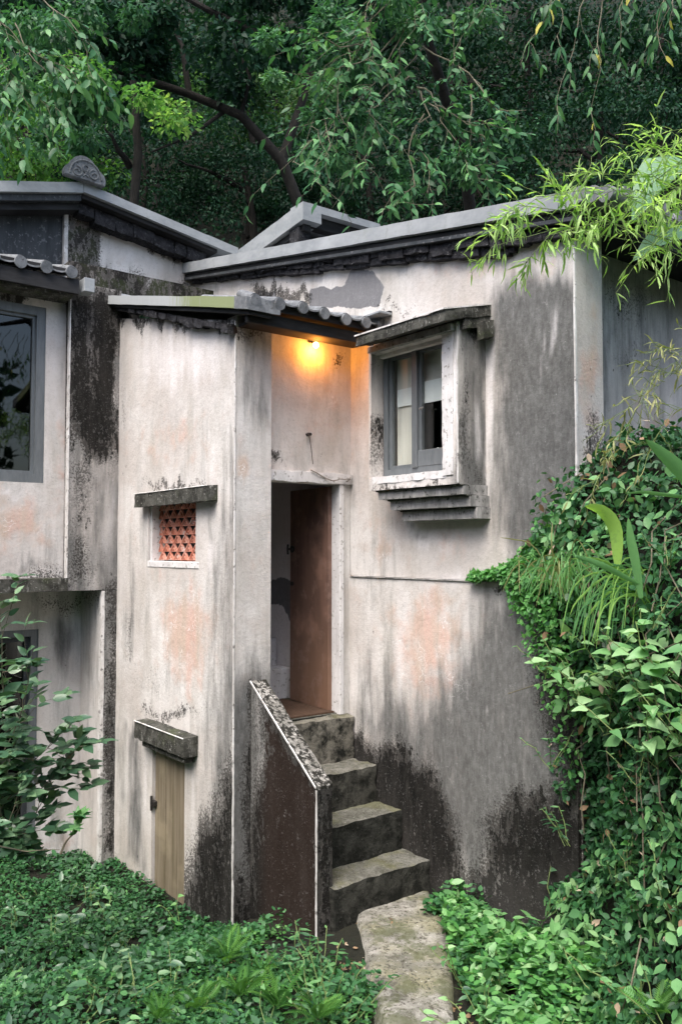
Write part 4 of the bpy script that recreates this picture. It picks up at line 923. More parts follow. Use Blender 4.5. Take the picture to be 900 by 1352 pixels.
def crown_leaves(c, rad, n, L, r, droop=.4):
    """leaves in clumps inside an ellipsoid"""
    c = np.array(c); rad = np.array(rad); k = max(6, n // 260); cc = nrm(r.normal(0, 1, (k, 3))) * (r.random((k, 1)) ** .4) * rad + c; cr = r.uniform(.18, .42, k) * rad.mean()
    w_ = r.integers(0, k, n); u = nrm(r.normal(0, 1, (n, 3))); P = cc[w_] + u * (r.random((n, 1)) ** .45) * cr[w_][:, None] * np.array([1, 1, .65])
    N = nrm(u * .5 + r.normal(0, .5, (n, 3)) + np.array([0, 0, .9])); D = nrm(u * .7 + r.normal(0, .6, (n, 3)) + np.array([0, 0, -droop])); vv = np.clip(r.normal(.35, .2, n) + (r.random(k) * .5 - .25)[w_], 0, 1)
    return P, D, N, r.uniform(.7, 1.25, n) * L, vv
def forest_tree(s, t, zc, rad, n, L, mat, label, seed, lean=(0, 0), tr=None, name='forest_tree'):
    r = np.random.default_rng(seed); x, y = -.79 * s + .613 * t, .613 * s + .79 * t; z0 = float(gz(x, y)) - .3
    e = empty(name, (x, y, z0), label, 'tree', 'trees crowding the slope behind the house')
    tr = tr or (.04 if rad[0] < 1 else .14)
    top = V(x + lean[0], y + lean[1], zc + rad[2] * .5)
    tubes('trunk', [(wobble((x, y, z0), top, 9, .06), [tr * (1 - .07 * i) for i in range(10)])], M['bark'], e, sides=8)
    for k in range(4):
        b = V(x, y, z0).lerp(top, .45 + .14 * k); an = r.uniform(0, 6.28); d = V(math.cos(an) * rad[0] * .8, math.sin(an) * rad[1] * .8, rad[2] * r.uniform(.0, .6))
        tubes('limb', [(wobble(b, b + d, 7, .12, -.05), [tr * .4 * (1 - .11 * i) for i in range(8)])], M['bark'], e)
    P, D, N, LL, v = crown_leaves((x + lean[0], y + lean[1], zc), rad, n, L, r)
    leafcloud('crown', P, D, N, LL, LL * .27, v, M[mat], e, simple=True)
ft = [ # s, px, py, radii, leaves, leaf length, material, label
 (15.5, 20, 190, (1.5, 1.5, 1.5), 6000, .11, 'forest_bright', 'light green tree filling the gap at the left edge above the gable'),
 (11.5, 165, 118, (1.0, 1.0, .6), 1300, .09, 'forest_bright', 'yellow-green tree glowing behind the leaning limb'),
 (19.5, 215, 60, (2.4, 2.4, 1.8), 9000, .12, 'forest', 'dark tree over the gable ornament'),
 (16.0, 180, 205, (1.7, 1.7, 1.1), 9000, .08, 'forest', 'low dense dark tree right behind the gable slope'),
 (16.0, 320, 225, (1.7, 1.7, 1.1), 9000, .08, 'forest', 'low dense dark tree left of the rear roof corner'),
 (16.5, 480, 220, (1.9, 1.9, 1.3), 9000, .09, 'forest', 'low dense dark tree right of the rear roof corner'),
 (19.0, 470, 60, (2.6, 2.6, 2.2), 9000, .13, 'forest', 'tall dark tree above the middle of the picture'),
 (17.0, 640, 190, (2.0, 2.0, 1.6), 8000, .10, 'forest', 'shadowy tree behind the long pale coping'),
 (16.5, 790, 200, (1.9, 1.9, 1.7), 8000, .10, 'forest', 'shadowy tree behind the bright bamboo'),
 (19.0, 700, 50, (2.6, 2.6, 2.2), 9000, .13, 'forest', 'tall dark tree at the upper right of the centre'),
 (18.0, 880, 90, (2.4, 2.4, 2.2), 9000, .12, 'forest', 'dark tree in the upper right corner'),
 (19.0, 40, 30, (2.2, 2.2, 1.8), 9000, .13, 'forest', 'dark tree in the upper left corner'),
 (17.5, 330, 100, (1.6, 1.6, 1.3), 7000, .10, 'forest_mid', 'mid-green tree glimpsed behind the leaning limb'),
 (22.0, -120, 0, (3.4, 3.4, 3.0), 7000, .16, 'forest', 'tall dark tree beyond the left edge'),
 (22.0, 1020, 60, (3.4, 3.4, 3.0), 7000, .16, 'forest', 'tall dark tree beyond the right edge'),
 (25.0, 450, -60, (5.2, 5.2, 3.4), 9000, .2, 'forest', 'highest dark crown above the centre'),
]
ft = [(s_, (px - CX) / F * s_, EYE.z + (725 - py) / F * s_, *q) for s_, px, py, *q in ft]
for i, a in enumerate(ft): forest_tree(*a, seed=100 + i)

# ---- woodland behind and beside the viewpoint (closes the light and the reflections)
def ring():
    r = np.random.default_rng(77); lab = 'dense woodland across the clearing, facing the house'
    n = 40000; an = r.uniform(R(-160), R(35), n); rd = r.uniform(11, 15, n); x, y = rd * np.cos(an), rd * np.sin(an)
    P = np.stack([x, y, gz(x, y) + r.random(n) * (8.5 + 3 * vn(an * 3, rd * .2))], 1); D = r.normal(0, 1, (n, 3)); N = nrm(-np.stack([x, y, 0 * x], 1)) * .6 + r.normal(0, .5, (n, 3)) + np.array([0, 0, .5])
    L = r.uniform(.35, .7, n); tag(leafcloud('woodland', P, D, N, L, L * .3, np.clip(r.normal(.4, .3, n), 0, 1), M['forest'], simple=True), lab, 'woodland', kind='stuff')
ring()

# ---- leaning tree with the long diagonal limb
lt = empty('leaning_tree', ond(400, 330, 13.2), 'dark tree whose bare limb leans diagonally up to the left', 'tree')
P_ = lambda px, py, d: ond(px, py, d)
tubes('trunk', [([P_(430, 420, 13.4), P_(405, 300, 13.2), P_(372, 212, 13), P_(318, 152, 12.8), P_(250, 124, 12.6), P_(180, 100, 12.4), P_(110, 80, 12.3), P_(40, 30, 12.2)], [.11, .10, .085, .07, .058, .045, .03, .02])], M['bark'], lt, sides=9)
for pts, rr in (([(372, 212, 13), (400, 130, 13.2), (420, 60, 13.4), (430, -40, 13.4)], .08), ([(372, 60, 13), (330, 40, 12.9), (270, 10, 12.8), (200, -30, 12.8)], .075), ([(420, 60, 13.4), (395, 60, 13.1), (372, 60, 13)], .07),
                ([(300, 144, 12.8), (250, 180, 12.5), (200, 200, 12.3)], .035), ([(250, 124, 12.6), (240, 60, 12.6), (215, 0, 12.6)], .05), ([(318, 152, 12.8), (330, 100, 12.6), (300, 40, 12.4)], .04)):
    tubes('limb', [([P_(*p) for p in pts], [rr * (1 - .6 * i / (len(pts) - 1)) for i in range(len(pts))])], M['bark'], lt, sides=7)
r = np.random.default_rng(5)
for (px, py, d, rad, n, mt) in ((250, 60, 12.6, (1.5, 1.5, .7), 3200, 'forest'), (120, 40, 12.0, (1.4, 1.4, .7), 3000, 'forest'), (380, 20, 13, (1.5, 1.5, .6), 3000, 'forest'), (60, 120, 11.6, (.9, .9, .8), 1500, 'branch_leaf')):
    P, D, N, LL, v = crown_leaves(P_(px, py, d), rad, n, .12, r); leafcloud('crown', P, D, N, LL, LL * .27, v * .8, M[mt], lt, simple=True)

# ---- overhanging branches, centre
def hanging(name, label, root, limbs, L, mat, ratio, cap=300, cat='tree', stemmat='twig', trunk=None, **kw):
    e = empty(name, root, label, cat); st = []; lv = []
    for p0, p1, k in limbs: spray(st, lv, P_(*p0), P_(*p1), L=L, **{**kw, **k})
    if trunk: tubes('trunk', [trunk], M['bark'], e, sides=9)
    tubes('branch', st, M[stemmat], e, sides=5)
    return e, lv
cl = [((560, -60, 9.6), (430, 70, 9), {}), ((560, -60, 9.6), (400, 130, 8.8), {}), ((555, 20, 9.6), (380, 190, 8.8), {}), ((560, 60, 9.5), (440, 235, 9), {}), ((600, -60, 9.6), (540, 40, 9), {}),
      ((555, 60, 9.5), (690, 130, 9), {}), ((550, 115, 9.4), (650, 165, 9), {}), ((555, 120, 9.4), (560, 230, 9), {}), ((560, 130, 9.5), (640, 225, 9), {}), ((540, 100, 9.4), (390, 210, 8.6), {}),
      ((500, -60, 9.6), (470, 60, 8.8), {}), ((640, -60, 9.8), (610, 60, 9.2), {}), ((560, 150, 9.4), (520, 270, 9), {}), ((540, 20, 9.5), (480, 130, 9), {}), ((620, 120, 9.4), (650, 240, 9.2), {}), ((480, 60, 9.2), (390, 40, 8.8), {})]
e, lv = hanging('overhanging_tree', 'tree with mid-green leaves and pale twigs hanging above the long pale coping', P_(600, 380, 12), cl, .13, 'branch_leaf', .42, n=9, per=8, sag=.12, r=.010,
                trunk=([P_(640, 420, 12.2), P_(610, 200, 11), P_(560, 40, 10), P_(560, -80, 9.6)], [.09, .075, .06, .04]), down=.35, twig=.4, amp=.2)
emit(e, lv, 'branch_leaf', .42, 'b', vb=.5, vs_=.28)
r = np.random.default_rng(8)
for (px, py, d, rad, n) in ((420, 70, 9.6, (.75, .75, .5), 1500), (430, 190, 9.4, (.6, .6, .35), 1100), (500, 30, 9.8, (.8, .8, .4), 1400), (560, 235, 9.6, (.6, .6, .22), 800), (470, 130, 9.8, (.7, .7, .4), 1100), (620, 30, 9.9, (.6, .6, .3), 500)):
    P, D, N, LL, v = crown_leaves(P_(px, py, d), rad, n, .085, r); leafcloud('foliage', P, D, N + np.array([.2, -.5, 0]), LL, LL * .2, v + .1, M['branch_leaf'], e, simple=True)
ll = [((-60, 30, 8.6), (60, 120, 8.2), {}), ((-60, 60, 8.6), (35, 150, 8.2), {}), ((-40, 10, 8.6), (130, 110, 8.4), {}), ((-60, -20, 8.6), (70, 70, 8.2), {}), ((20, 30, 8.6), (85, 125, 8.3), {}), ((-60, -30, 8.6), (40, 110, 8.2), {}), ((-60, 120, 8.6), (0, 175, 8.3), {}), ((30, -40, 8.6), (130, 80, 8.3), {})]
e, lv = hanging('overhanging_tree', 'tree hanging pale green leaf clusters above the left gable', P_(-160, 500, 8.8), ll, .14, 'branch_leaf', .38, n=8, per=7, sag=.15, r=.008, down=.5, trunk=([P_(-160, 700, 8.8), P_(-150, 300, 8.8), P_(-90, 40, 8.7), P_(-60, -60, 8.6)], [.16, .13, .10, .07]), twig=.35)
emit(e, lv, 'branch_leaf', .42, 'b', vb=.55)
for (px, py, d, rad, n) in ((20, 60, 9.4, (.8, .8, .6), 1500), (80, 150, 9.0, (.5, .5, .4), 700), (110, 30, 9.4, (.7, .7, .3), 900)):
    P, D, N, LL, v = crown_leaves(P_(px, py, d), rad, n, .085, r); leafcloud('foliage', P, D, N + np.array([.2, -.5, 0]), LL, LL * .2, v, M['branch_leaf'], e, simple=True)
rl_ = [((760, -60, 4.9), (725, 30, 4.7), {}), ((800, -60, 4.9), (738, 95, 4.7), {}), ((800, -50, 4.9), (785, 110, 4.8), {}), ((740, -60, 4.8), (690, 55, 4.7), {}), ((860, -60, 4.9), (880, 50, 4.7), {}), ((920, -60, 4.9), (850, 55, 4.8), {}), ((840, -60, 4.9), (820, 10, 4.7), {})]
e, lv = hanging('overhanging_tree', 'tree dangling dark narrow leaves with a few yellow ones into the top right corner', P_(1150, 900, 5.4), rl_, .085, 'branch_leaf', .3, n=3, per=5, sag=.2, r=.005, down=1.1, twig=.35,
                trunk=([P_(1150, 1100, 5.4), P_(1120, 500, 5.3), P_(1000, 0, 5.1), P_(860, -120, 4.9), P_(740, -90, 4.8)], [.11, .09, .07, .05, .03]))
ye = lv[::14]; lv = [l for i, l in enumerate(lv) if i % 14]; emit(e, lv, 'branch_leaf', .3, 'c', vb=.45); emit(e, ye, 'yellow_leaf', .32, 'y')

# ---- ivy over the bank
def bank_leaves(n, seed, x0=-4.0, x1=1.5, tmin=.0, tmax=1.5):
    r = np.random.default_rng(seed); x = x0 + (x1 - x0) * r.random(n) ** 1.25; t = r.uniform(tmin, tmax, n); e = 1e-3
    p = np.stack(bank_pt(x, t), 1); y0_ = p[:, 1].copy(); px_ = np.stack(bank_pt(x + e, t), 1) - p; pt = np.stack(bank_pt(x, t + e), 1) - p; nn = nrm(np.cross(px_, pt)); nn = np.where((nn[:, 1:2] > 0) & (nn[:, 2:3] < .3), -nn, nn); nn = np.where(nn[:, 2:3] < -.2, -nn, nn)
    cl_ = vn(p[:, 0] * 4 + 3, p[:, 2] * 4 + p[:, 1] * 4) + .5
    out = r.random(n) ** .8 * (.05 + .20 * cl_) * sstep(-4.1, -3.5, x); p = p + nn * out[:, None]
    keep = (p[:, 0] > -3.72) | ((p[:, 1] < 4.61) & (y0_ < 4.64)); keep &= ~((p[:, 0] < -3.42) & (p[:, 1] > 4.60) & (p[:, 1] < 4.96)); return p[keep], nn[keep], cl_[keep], r
P, nn, cl_, r = bank_leaves(52000, 21); n = len(P)
N = nrm(nn * .9 + r.normal(0, .45, (n, 3)) + np.array([0, 0, .5])); D = nrm(r.normal(0, .8, (n, 3)) + np.array([0, -.2, -.5])); L = r.uniform(.032, .062, n)
tag(leafcloud('creeper', P, D, N, L, L * .33, np.clip(r.normal(.12, .2, n) + cl_ * .5, 0, 1), M['ivy']), 'thick small-leaved creeper covering the bank right of the house', 'creeper', kind='stuff')
# brighter fringe hanging over the wall by the seam
r = np.random.default_rng(31); n = 5200; x = r.uniform(-4.35, -3.35, n); e_ = (x + 4.35) / 1.0
zt = ZJ + .02 + .05 * e_ + r.random(n) * .16 * e_ ** .7 + np.clip(x + 3.95, 0, 1) * .75 * r.random(n); hang = -(r.random(n) ** 2.0) * np.clip((x + 4.0) * 2.2, 0, 1.3) * 1.0; z = np.where(r.random(n) < .5, zt, ZJ + .05 + hang)
y = Y_W - .03 - r.random(n) * (.05 + .16 * e_); P = np.stack([x, y, z], 1)
N = nrm(r.normal(0, .5, (n, 3)) + np.array([.1, -.5, .8])); D = nrm(r.normal(0, .7, (n, 3)) + np.array([0, -.4, -.6])); L = r.uniform(.025, .05, n)
tag(leafcloud('creeper', P, D, N, L, L * .34, np.clip(r.normal(.45, .25, n), 0, 1), M['bright_ivy']), 'fresh creeper fringe spilling over the wall seam', 'creeper', kind='stuff')

# ---- ground cover
def ground_cover(n, seed, x0, x1, y0, y1, hmax, L0, L1, mat, label, keepf, vb=.35, name='ground_cover', ratio=.36, updir=.3):
    r = np.random.default_rng(seed); x = r.uniform(x0, x1, n); y = r.uniform(y0, y1, n); k = keepf(x, y); x, y = x[k], y[k]; k = vn(x * 2.1 + 11, y * 2.1 + 3) + vn(x * 7, y * 7) * .6 > -.34; x, y = x[k], y[k]; n = len(x)
    cl_ = vn(x * 3 + 5, y * 3) + .5; z = gz(x, y) + r.random(n) ** .7 * hmax * (.25 + .9 * cl_) * (1 - .6 * sstep(2.5, 3.3, y) * sstep(-5.0, -5.6, x)); P = np.stack([x, y, z], 1)
    N = nrm(r.normal(0, .45, (n, 3)) + np.array([0, 0, 1.])); D = nrm(r.normal(0, 1, (n, 3)) * np.array([1, 1, .4]) + np.array([0, 0, updir])); L = r.uniform(L0, L1, n)
    tag(leafcloud(name, P, D, N, L, L * ratio, np.clip(r.normal(vb, .22, n) + (cl_ - .5) * .5, 0, 1), M[mat]), label, 'ground cover', kind='stuff')
pa = [onz(*p, -.31) for p in ((462, 1196), (484, 1290), (500, 1352), (545, 1560))]; pb = [onz(*p, -.31) for p in ((572, 1172), (604, 1275), (606, 1352), (700, 1560))]
def off_path(x, y):
    poly = [(p.x, p.y) for p in pa] + [(p.x, p.y) for p in reversed(pb)]
    return sdist(x, y, poly) < .02 + .10 * (vn(x * 7, y * 7) > .1)
lowleft = lambda x, y: left(x, y) & ((x < -5.6) | (y < 2.75)) & ((y < 3.1) | (x < -7.6)) & (vn(x * 1.3 + 7, y * 1.3) > -.12)
left = lambda x, y: off_path(x, y) & (y < 3.42) & ((y < 3.40) | (x < -4.9)) & (x + y * .2 < -3.2)
ground_cover(42000, 41, -9.2, -3.2, .6, 3.42, .22, .022, .05, 'ivy', 'low small-leaved ground cover at the foot of the stair tower', left, .4)
ground_cover(9000, 42, -6.4, -3.4, 2.2, 3.55, .10, .02, .04, 'bright_ivy', 'bright low weeds along the edge of the path', left, .3)
ground_cover(3200, 46, -9.2, -3.4, 6 * .1, 3.3, .26, .05, .10, 'shrub', 'looser blue-green leafy growth over the left ground cover', lowleft, .25, ratio=.24)
ground_cover(1500, 47, -7.5, -3.4, 1.2, 3.2, .20, .045, .08, 'broad', 'paler leafy growth over the left ground cover', lowleft, .15, ratio=.24)
rightg = lambda x, y: off_path(x, y) & (x * .6 + y > 1.55) & (y < 4.58) & (y > 3.0 - (x + 3.0) * .8)
ground_cover(26000, 43, -4.6, -1.2, 2.0, 4.58, .30, .03, .06, 'ivy', 'leafy ground cover between the path and the bank', rightg, .5)
ground_cover(3000, 48, -4.5, -1.4, 2.2, 4.5, .44, .06, .11, 'broad', 'broad-leaved growth over the weeds right of the path', rightg, .45, ratio=.26)
ground_cover(9000, 44, -4.5, -2.6, 2.6, 4.5, .34, .035, .07, 'bright_ivy', 'brighter weeds beside the path on the right', rightg, .45)
ground_cover(2200, 45, -5.0, -3.3, 2.6, 4.5, .03, .02, .045, 'dryleaf', 'dry fallen leaves along the path edges', lambda x, y: ~off_path(x, y) & (vn(x * 5, y * 5) > .12) | (off_path(x, y) & (vn(x * 2, y * 2) > .1)), .5, 'leaf_litter', updir=0)

# ---- shrubs and herbs made leaf by leaf, rooted where the line of sight of the survey photo meets ground or bank
from mathutils.bvhtree import BVHTree
_bv = []
for o in list(col.objects):
    if o.name in ('ground', 'bank'): _bv.append(BVHTree.FromPolygons([v.co.copy() for v in o.data.vertices], [tuple(p.vertices) for p in o.data.polygons]))
def surf(px, py, lift=.12):
    d = Vector(_ray(px, py)).normalized(); best = None
    for t_ in _bv:
        h = t_.ray_cast(EYE, d)
        if h[0] is not None and (best is None or h[3] < best): best = h[3]
    best = best or 5.5; return EYE + d * (best - lift)

def herb(px, py, d, label, n=12, L=.1, mat='broad', ratio=.5, stems=3, h=.25, cat='plant', name='leafy_plant', group=None, heart=.4, droop=.3, vb=.5, z=None, spread=.5):
    b = surf(px, py, .46 if px > 700 and py < 1150 else .30); base = V(b.x, b.y, b.z - h * .6); e = empty(name, base, label, cat, group); st = []; lv = []
    for s in range(stems):
        tip = base + V(*(rng.normal(0, spread * h * .5, 2)), h * rng.uniform(.75, 1.15)); pts = wobble(base + rv(.01), tip, 5, .1); st.append((pts, .0028)); m = max(3, n // stems)
        for k in range(m):
            t = .2 + .8 * (k + .7) / m; f_ = min(t, .999) * 5; i = min(int(f_), 4); q = pts[i].lerp(pts[i + 1], f_ - i); an = k * 2.4 + s
            lv.append((q, V(math.cos(an), math.sin(an), .35 - .7 * (1 - t) + rng.normal() * .15), V(.2, -.45, 1) + rv(.3), L * rng.uniform(.7, 1.15) * (1.1 - .35 * t)))
    tubes('stem', st, M['greenstem'], e, sides=5); emit(e, lv, mat, ratio, 'h' + mat + str(heart), heart=heart, droop=droop, vb=vb, vs_=.3); return e
# shrub at the left edge
sh = empty('evergreen_shrub', P_(-40, 1240, 5.5), 'glossy evergreen shrub reaching in from the left edge before the lower window', 'shrub'); st = []; lv = []
for (px, py) in ((12, 815), (40, 870), (8, 870), (28, 930), (95, 975), (60, 990), (108, 1000), (20, 985), (75, 1030), (30, 1045), (10, 1095), (55, 1080), (-30, 900), (-30, 1010), (40, 1120), (5, 1030), (90, 960), (-10, 960)):
    spray(st, lv, P_(-50 + rng.uniform(-10, 10), 1130 + rng.uniform(-60, 60), 5.6), P_(px, py, 5.4 + rng.uniform(-.25, .2)), n=5, L=.115, sag=.0, twig=.2, r=.007, per=5, down=-.1, start=.6, whorl=4)
for k in range(6): st.append((wobble(P_(-40 - 6 * k, 1240, 5.6), P_(-50 + 5 * k, 1130 - 12 * k, 5.6), 5, .1), .014))
tubes('branch', st, M['twig'], sh, sides=5); emit(sh, lv, 'shrub', .5, 's', vb=.5, vs_=.35, droop=.15)
e = empty('shoot', P_(20, 1240, 5.3), 'low shoot with fresh leaves bending up beside the lower window recess', 'plant'); st = []; lv = []
spray(st, lv, P_(-30, 1110, 5.3), P_(80, 1128, 5.3), n=0, L=.06, per=2, sag=-.02); spray(st, lv, P_(80, 1128, 5.3), P_(108, 1078, 5.3), n=3, L=.075, per=7, sag=-.1, down=-.3, whorl=5, twig=.4); tubes('stem', st, M['twig'], e, sides=5); emit(e, lv, 'branch_leaf', .42, 's2', vb=.75, vs_=.25, droop=.15)
G1 = 'broad-leaved herbs in the lower left corner'
for i, (px, py, d, n, L, lab) in enumerate(((95, 1240, 5.2, 10, .13, 'herb with large matt leaves left of centre in the lower left cover'), (180, 1265, 5.0, 12, .11, 'herb with long pale leaves below the plank door'), (150, 1310, 4.9, 10, .12, 'herb with broad blue-green leaves at the bottom left'),
        (50, 1300, 4.9, 12, .10, 'herb with a yellowish leaf near the bottom left corner'), (225, 1290, 4.9, 10, .085, 'small herb with upright leaves right of the pale-leaved one'), (20, 1220, 5.3, 10, .11, 'dark herb at the left edge under the shrub'), (120, 1190, 5.6, 8, .08, 'small herb at the foot of the recess'))):
    herb(px, py, d, lab, n + 6, L * 1.15, 'shrub' if i != 1 else 'broad', .42, 3, .30, group=G1, vb=.4 + .2 * (i == 1), heart=.1)
for px, py, d, lab in ((395, 1255, 5.0, 'dark lance-leaved weed against the parapet end'), (425, 1275, 4.95, 'lance-leaved weed right of the parapet corner'), (415, 1310, 4.8, 'lance-leaved weed in front of the parapet'), (440, 1330, 4.7, 'low reddish weed at the path edge')):
    herb(px, py, d, lab, 45, .095, 'branch_leaf', .26, 6, .34, group='weeds at the foot of the parapet', vb=.6, spread=.9)
def frond_mesh(v):
    vs = []; fs = []; n = 18
    for i in range(n):
        t = i / n; y = .1 + .88 * t; z = .28 * t - .42 * t * t; w_ = .21 * math.sin(math.pi * (t * .85 + .12)) ** .8
        for s in (-1, 1):
            o = len(vs); vs += [(0, y, z), (s * w_ * .5, y + .035, z + .02), (s * w_, y + .06, z - .04), (s * w_ * .5, y - .005, z)]; fs.append((o, o + 1, o + 2, o + 3))
    o = len(vs); vs += [(-.006, 0, 0), (.006, 0, 0), (0, 1, -.14)]; fs.append((o, o + 1, o + 2))
    me = bpy.data.meshes.new('frond'); me.from_pydata(vs, [], fs); me.materials.append(M['fern']); at = me.attributes.new('v', 'FLOAT', 'POINT'); at.data.foreach_set('value', [v] * len(vs)); return me
fm = [frond_mesh(v) for v in (.1, .4, .7, 1)]
def fern(px, py, d, label, L=.2, n=12):
    L *= 1.25; b = surf(px, py, .30); e = empty('fern', b, label, 'fern', 'ferns along the bottom of the picture')
    for k in range(n):
        an = k * 2 * math.pi / n + rng.normal() * .2; leafobj(fm[rng.integers(4)], b, V(math.cos(an), math.sin(an), rng.uniform(.1, 1.6)), V(0, 0, 1) + rv(.3), L * rng.uniform(.55, 1.15), e, 'frond')
fl = [(300, 1265, 5.1, .17, 'fern against the foot of the stair tower'), (262, 1330, 4.7, .17, 'fern at the bottom edge below the tower corner'), (318, 1315, 4.75, .17, 'fern left of centre at the bottom edge'), (365, 1330, 4.7, .18, 'bright fern at the bottom below the parapet'),
      (285, 1290, 4.9, .14, 'small fern between two larger ones'), (420, 1345, 4.6, .16, 'fern beside the path at the bottom edge'), (210, 1345, 4.6, .15, 'fern near the lower left herbs'), (335, 1350, 4.55, .16, 'lowest fern at the bottom edge'), (865, 1340, 4.2, .14, 'bright fern in the lower right corner'),
      (150, 1225, 5.3, .13, 'fern in the left ground cover'), (345, 1285, 4.95, .14, 'yellowish fern in front of the parapet foot')]
fl = [f_ for i, f_ in enumerate(fl) if i not in (4, 7, 9)]
for px, py, d, L, lab in fl: fern(px, py, d, lab, L)
tag(rough('boulder', surf(352, 1268, .08) - V(.08, .08, .1), (.17, 0, 0), (0, .15, 0), (0, 0, .12), M['ledge'], amp=.03, cell=.03, freq=5), 'dark stone half hidden in the ferns before the parapet', 'stone')
# right side
G2 = 'leafy plants right of the path'
for i, (px, py, d, n, L, m_, lab) in enumerate(((620, 1150, 5.15, 26, .095, 'broad', 'glossy bush against the black wall foot right of the steps'), (655, 1160, 5.1, 20, .085, 'broad', 'bush leaning on the wall foot beside the glossy one'), (595, 1180, 5.2, 10, .07, 'broad', 'small plant at the corner of the lowest step'),
        (640, 1215, 4.8, 22, .08, 'broad', 'bright plant at the right edge of the path'), (690, 1200, 4.8, 20, .075, 'broad', 'plant right behind the bright path-edge plant'), (660, 1290, 4.5, 24, .085, 'broad', 'bright plant low by the path'), (720, 1290, 4.4, 24, .085, 'broad', 'large bright plant in the lower right'),
        (640, 1340, 4.3, 22, .08, 'broad', 'plant at the bottom edge by the path'), (790, 1270, 4.3, 16, .08, 'broad', 'pale star-shaped plant in the lower right cover'), (740, 1345, 4.2, 20, .07, 'broad', 'plant at the bottom edge right of the path'), (830, 1130, 4.6, 8, .07, 'bright_ivy', 'small bright lobed plant in the dark creeper'), (610, 1270, 4.7, 14, .06, 'broad', 'small plant drooping over the path edge'))):
    herb(px, py, d, lab, n, L, m_, .5, 4, .26, group=G2, vb=.35 if i < 2 else .6, spread=1.1)
G3 = 'large-leaved herbs hanging over the bank'
for px, py, d, n, L, lab in ((765, 880, 4.75, 16, .11, 'large-leaved herb at the left end of the bright cluster'), (810, 865, 4.7, 18, .12, 'large-leaved herb in the middle of the bright cluster'), (800, 925, 4.65, 12, .11, 'large-leaved herb drooping lowest on the left'), (855, 900, 4.6, 16, .12, 'large-leaved herb near the right edge'),
        (870, 850, 4.6, 14, .12, 'large-leaved herb with dull purple-green leaves'), (862, 960, 4.5, 14, .115, 'large-leaved herb drooping lowest on the right'), (895, 930, 4.5, 14, .11, 'large-leaved herb cut by the right edge')):
    herb(px, py, d, lab, n + 10, L * 1.12, 'broad', .6, 4, .30, group=G3, heart=1, droop=.35, vb=.66, spread=1.5)
G4 = 'scattered herbs on the creeper slope'
for px, py, d, L, lab in ((730, 990, 4.95, .05, 'sprig hanging on the dark wall edge'), (750, 1090, 4.9, .06, 'drooping sprig low on the wall edge'), (720, 870, 5.1, .055, 'sprig at the edge of the creeper'), (845, 1010, 4.4, .06, 'dark sprig under the large leaves'), (860, 800, 4.9, .07, 'herb above the large-leaved cluster'), (880, 720, 5.0, .08, 'round-leaved herb near the right edge')):
    herb(px, py, d, lab, 30, L * 1.1, 'branch_leaf', .42, 4, .20, group=G4, vb=.5, spread=1.2)
def blade(par, pts, wd, mat, v, name='blade'):
    pts = [Vector(p) for p in pts]; vs = []; fs = []; n = 10
    def cr(t):
        f_ = t * (len(pts) - 1); i = min(int(f_), len(pts) - 2); u = f_ - i; p0 = pts[max(i - 1, 0)]; p1 = pts[i]; p2 = pts[i + 1]; p3 = pts[min(i + 2, len(pts) - 1)]
        return .5 * ((2 * p1) + (p2 - p0) * u + (2 * p0 - 5 * p1 + 4 * p2 - p3) * u * u + (3 * p1 - p0 - 3 * p2 + p3) * u ** 3)
    for i in range(n + 1):
        t = i / n; q = cr(t); d = (cr(min(1, t + .02)) - cr(max(0, t - .02))).normalized(); s = d.cross((q - EYE).normalized() + V(0, 0, .4)).normalized(); w_ = wd * (math.sin(math.pi * (.12 + .88 * t)) ** .8) * .5 + .0008; u = s.cross(d)
        vs += [q - s * w_ + u * w_ * .35, q, q + s * w_ + u * w_ * .35]
    for i in range(n): a = i * 3; fs += [(a, a + 1, a + 4, a + 3), (a + 1, a + 2, a + 5, a + 4)]
    me = bpy.data.meshes.new(name); me.from_pydata([tuple(x) for x in vs], [], fs); at = me.attributes.new('v', 'FLOAT', 'POINT'); at.data.foreach_set('value', [v] * len(vs)); return link(name, me, M[mat], par, smooth=True)
bp = empty('broad_blade_plant', P_(860, 800, 5.0), 'upright plant with three broad bright blade leaves above the creeper', 'plant')
for pts, w_, v in (([(815, 745, 4.9), (812, 700, 4.88), (795, 675, 4.85), (772, 668, 4.8)], .075, 1), ([(846, 790, 4.9), (838, 740, 4.9), (832, 710, 4.9), (829, 683, 4.9)], .05, .35), ([(960, 700, 4.8), (910, 635, 4.8), (880, 605, 4.8), (852, 580, 4.8)], .085, .3), ([(940, 660, 4.9), (890, 655, 4.9), (850, 650, 4.9), (825, 652, 4.9)], .02, .4),
                   ([(760, 735, 5), (790, 745, 4.9), (820, 760, 4.9), (850, 775, 4.9)], .035, .3)):
    blade(bp, [P_(p[0], p[1], p[2] - .38) for p in pts], w_ * .95, 'blade', v)
gt = empty('grass_tuft', P_(735, 790, 5.1), 'tuft of long arching grass at the end of the wall seam', 'grass')
for k in range(60):
    px, py = 740 + rng.normal() * 16, 778 + rng.normal() * 10; dx = rng.normal() * 26; up_ = rng.uniform(15, 50); d = 5.0 + rng.normal() * .08
    blade(gt, [P_(px, py, d), P_(px + dx * .4, py - up_, d - .05), P_(px + dx, py - up_ * .8, d - .1), P_(px + dx * 1.6, py - up_ * .1 + 10, d - .12)], rng.uniform(.004, .009), 'blade' if k % 4 else 'drybamboo', rng.choice([.2, .4, .6]))
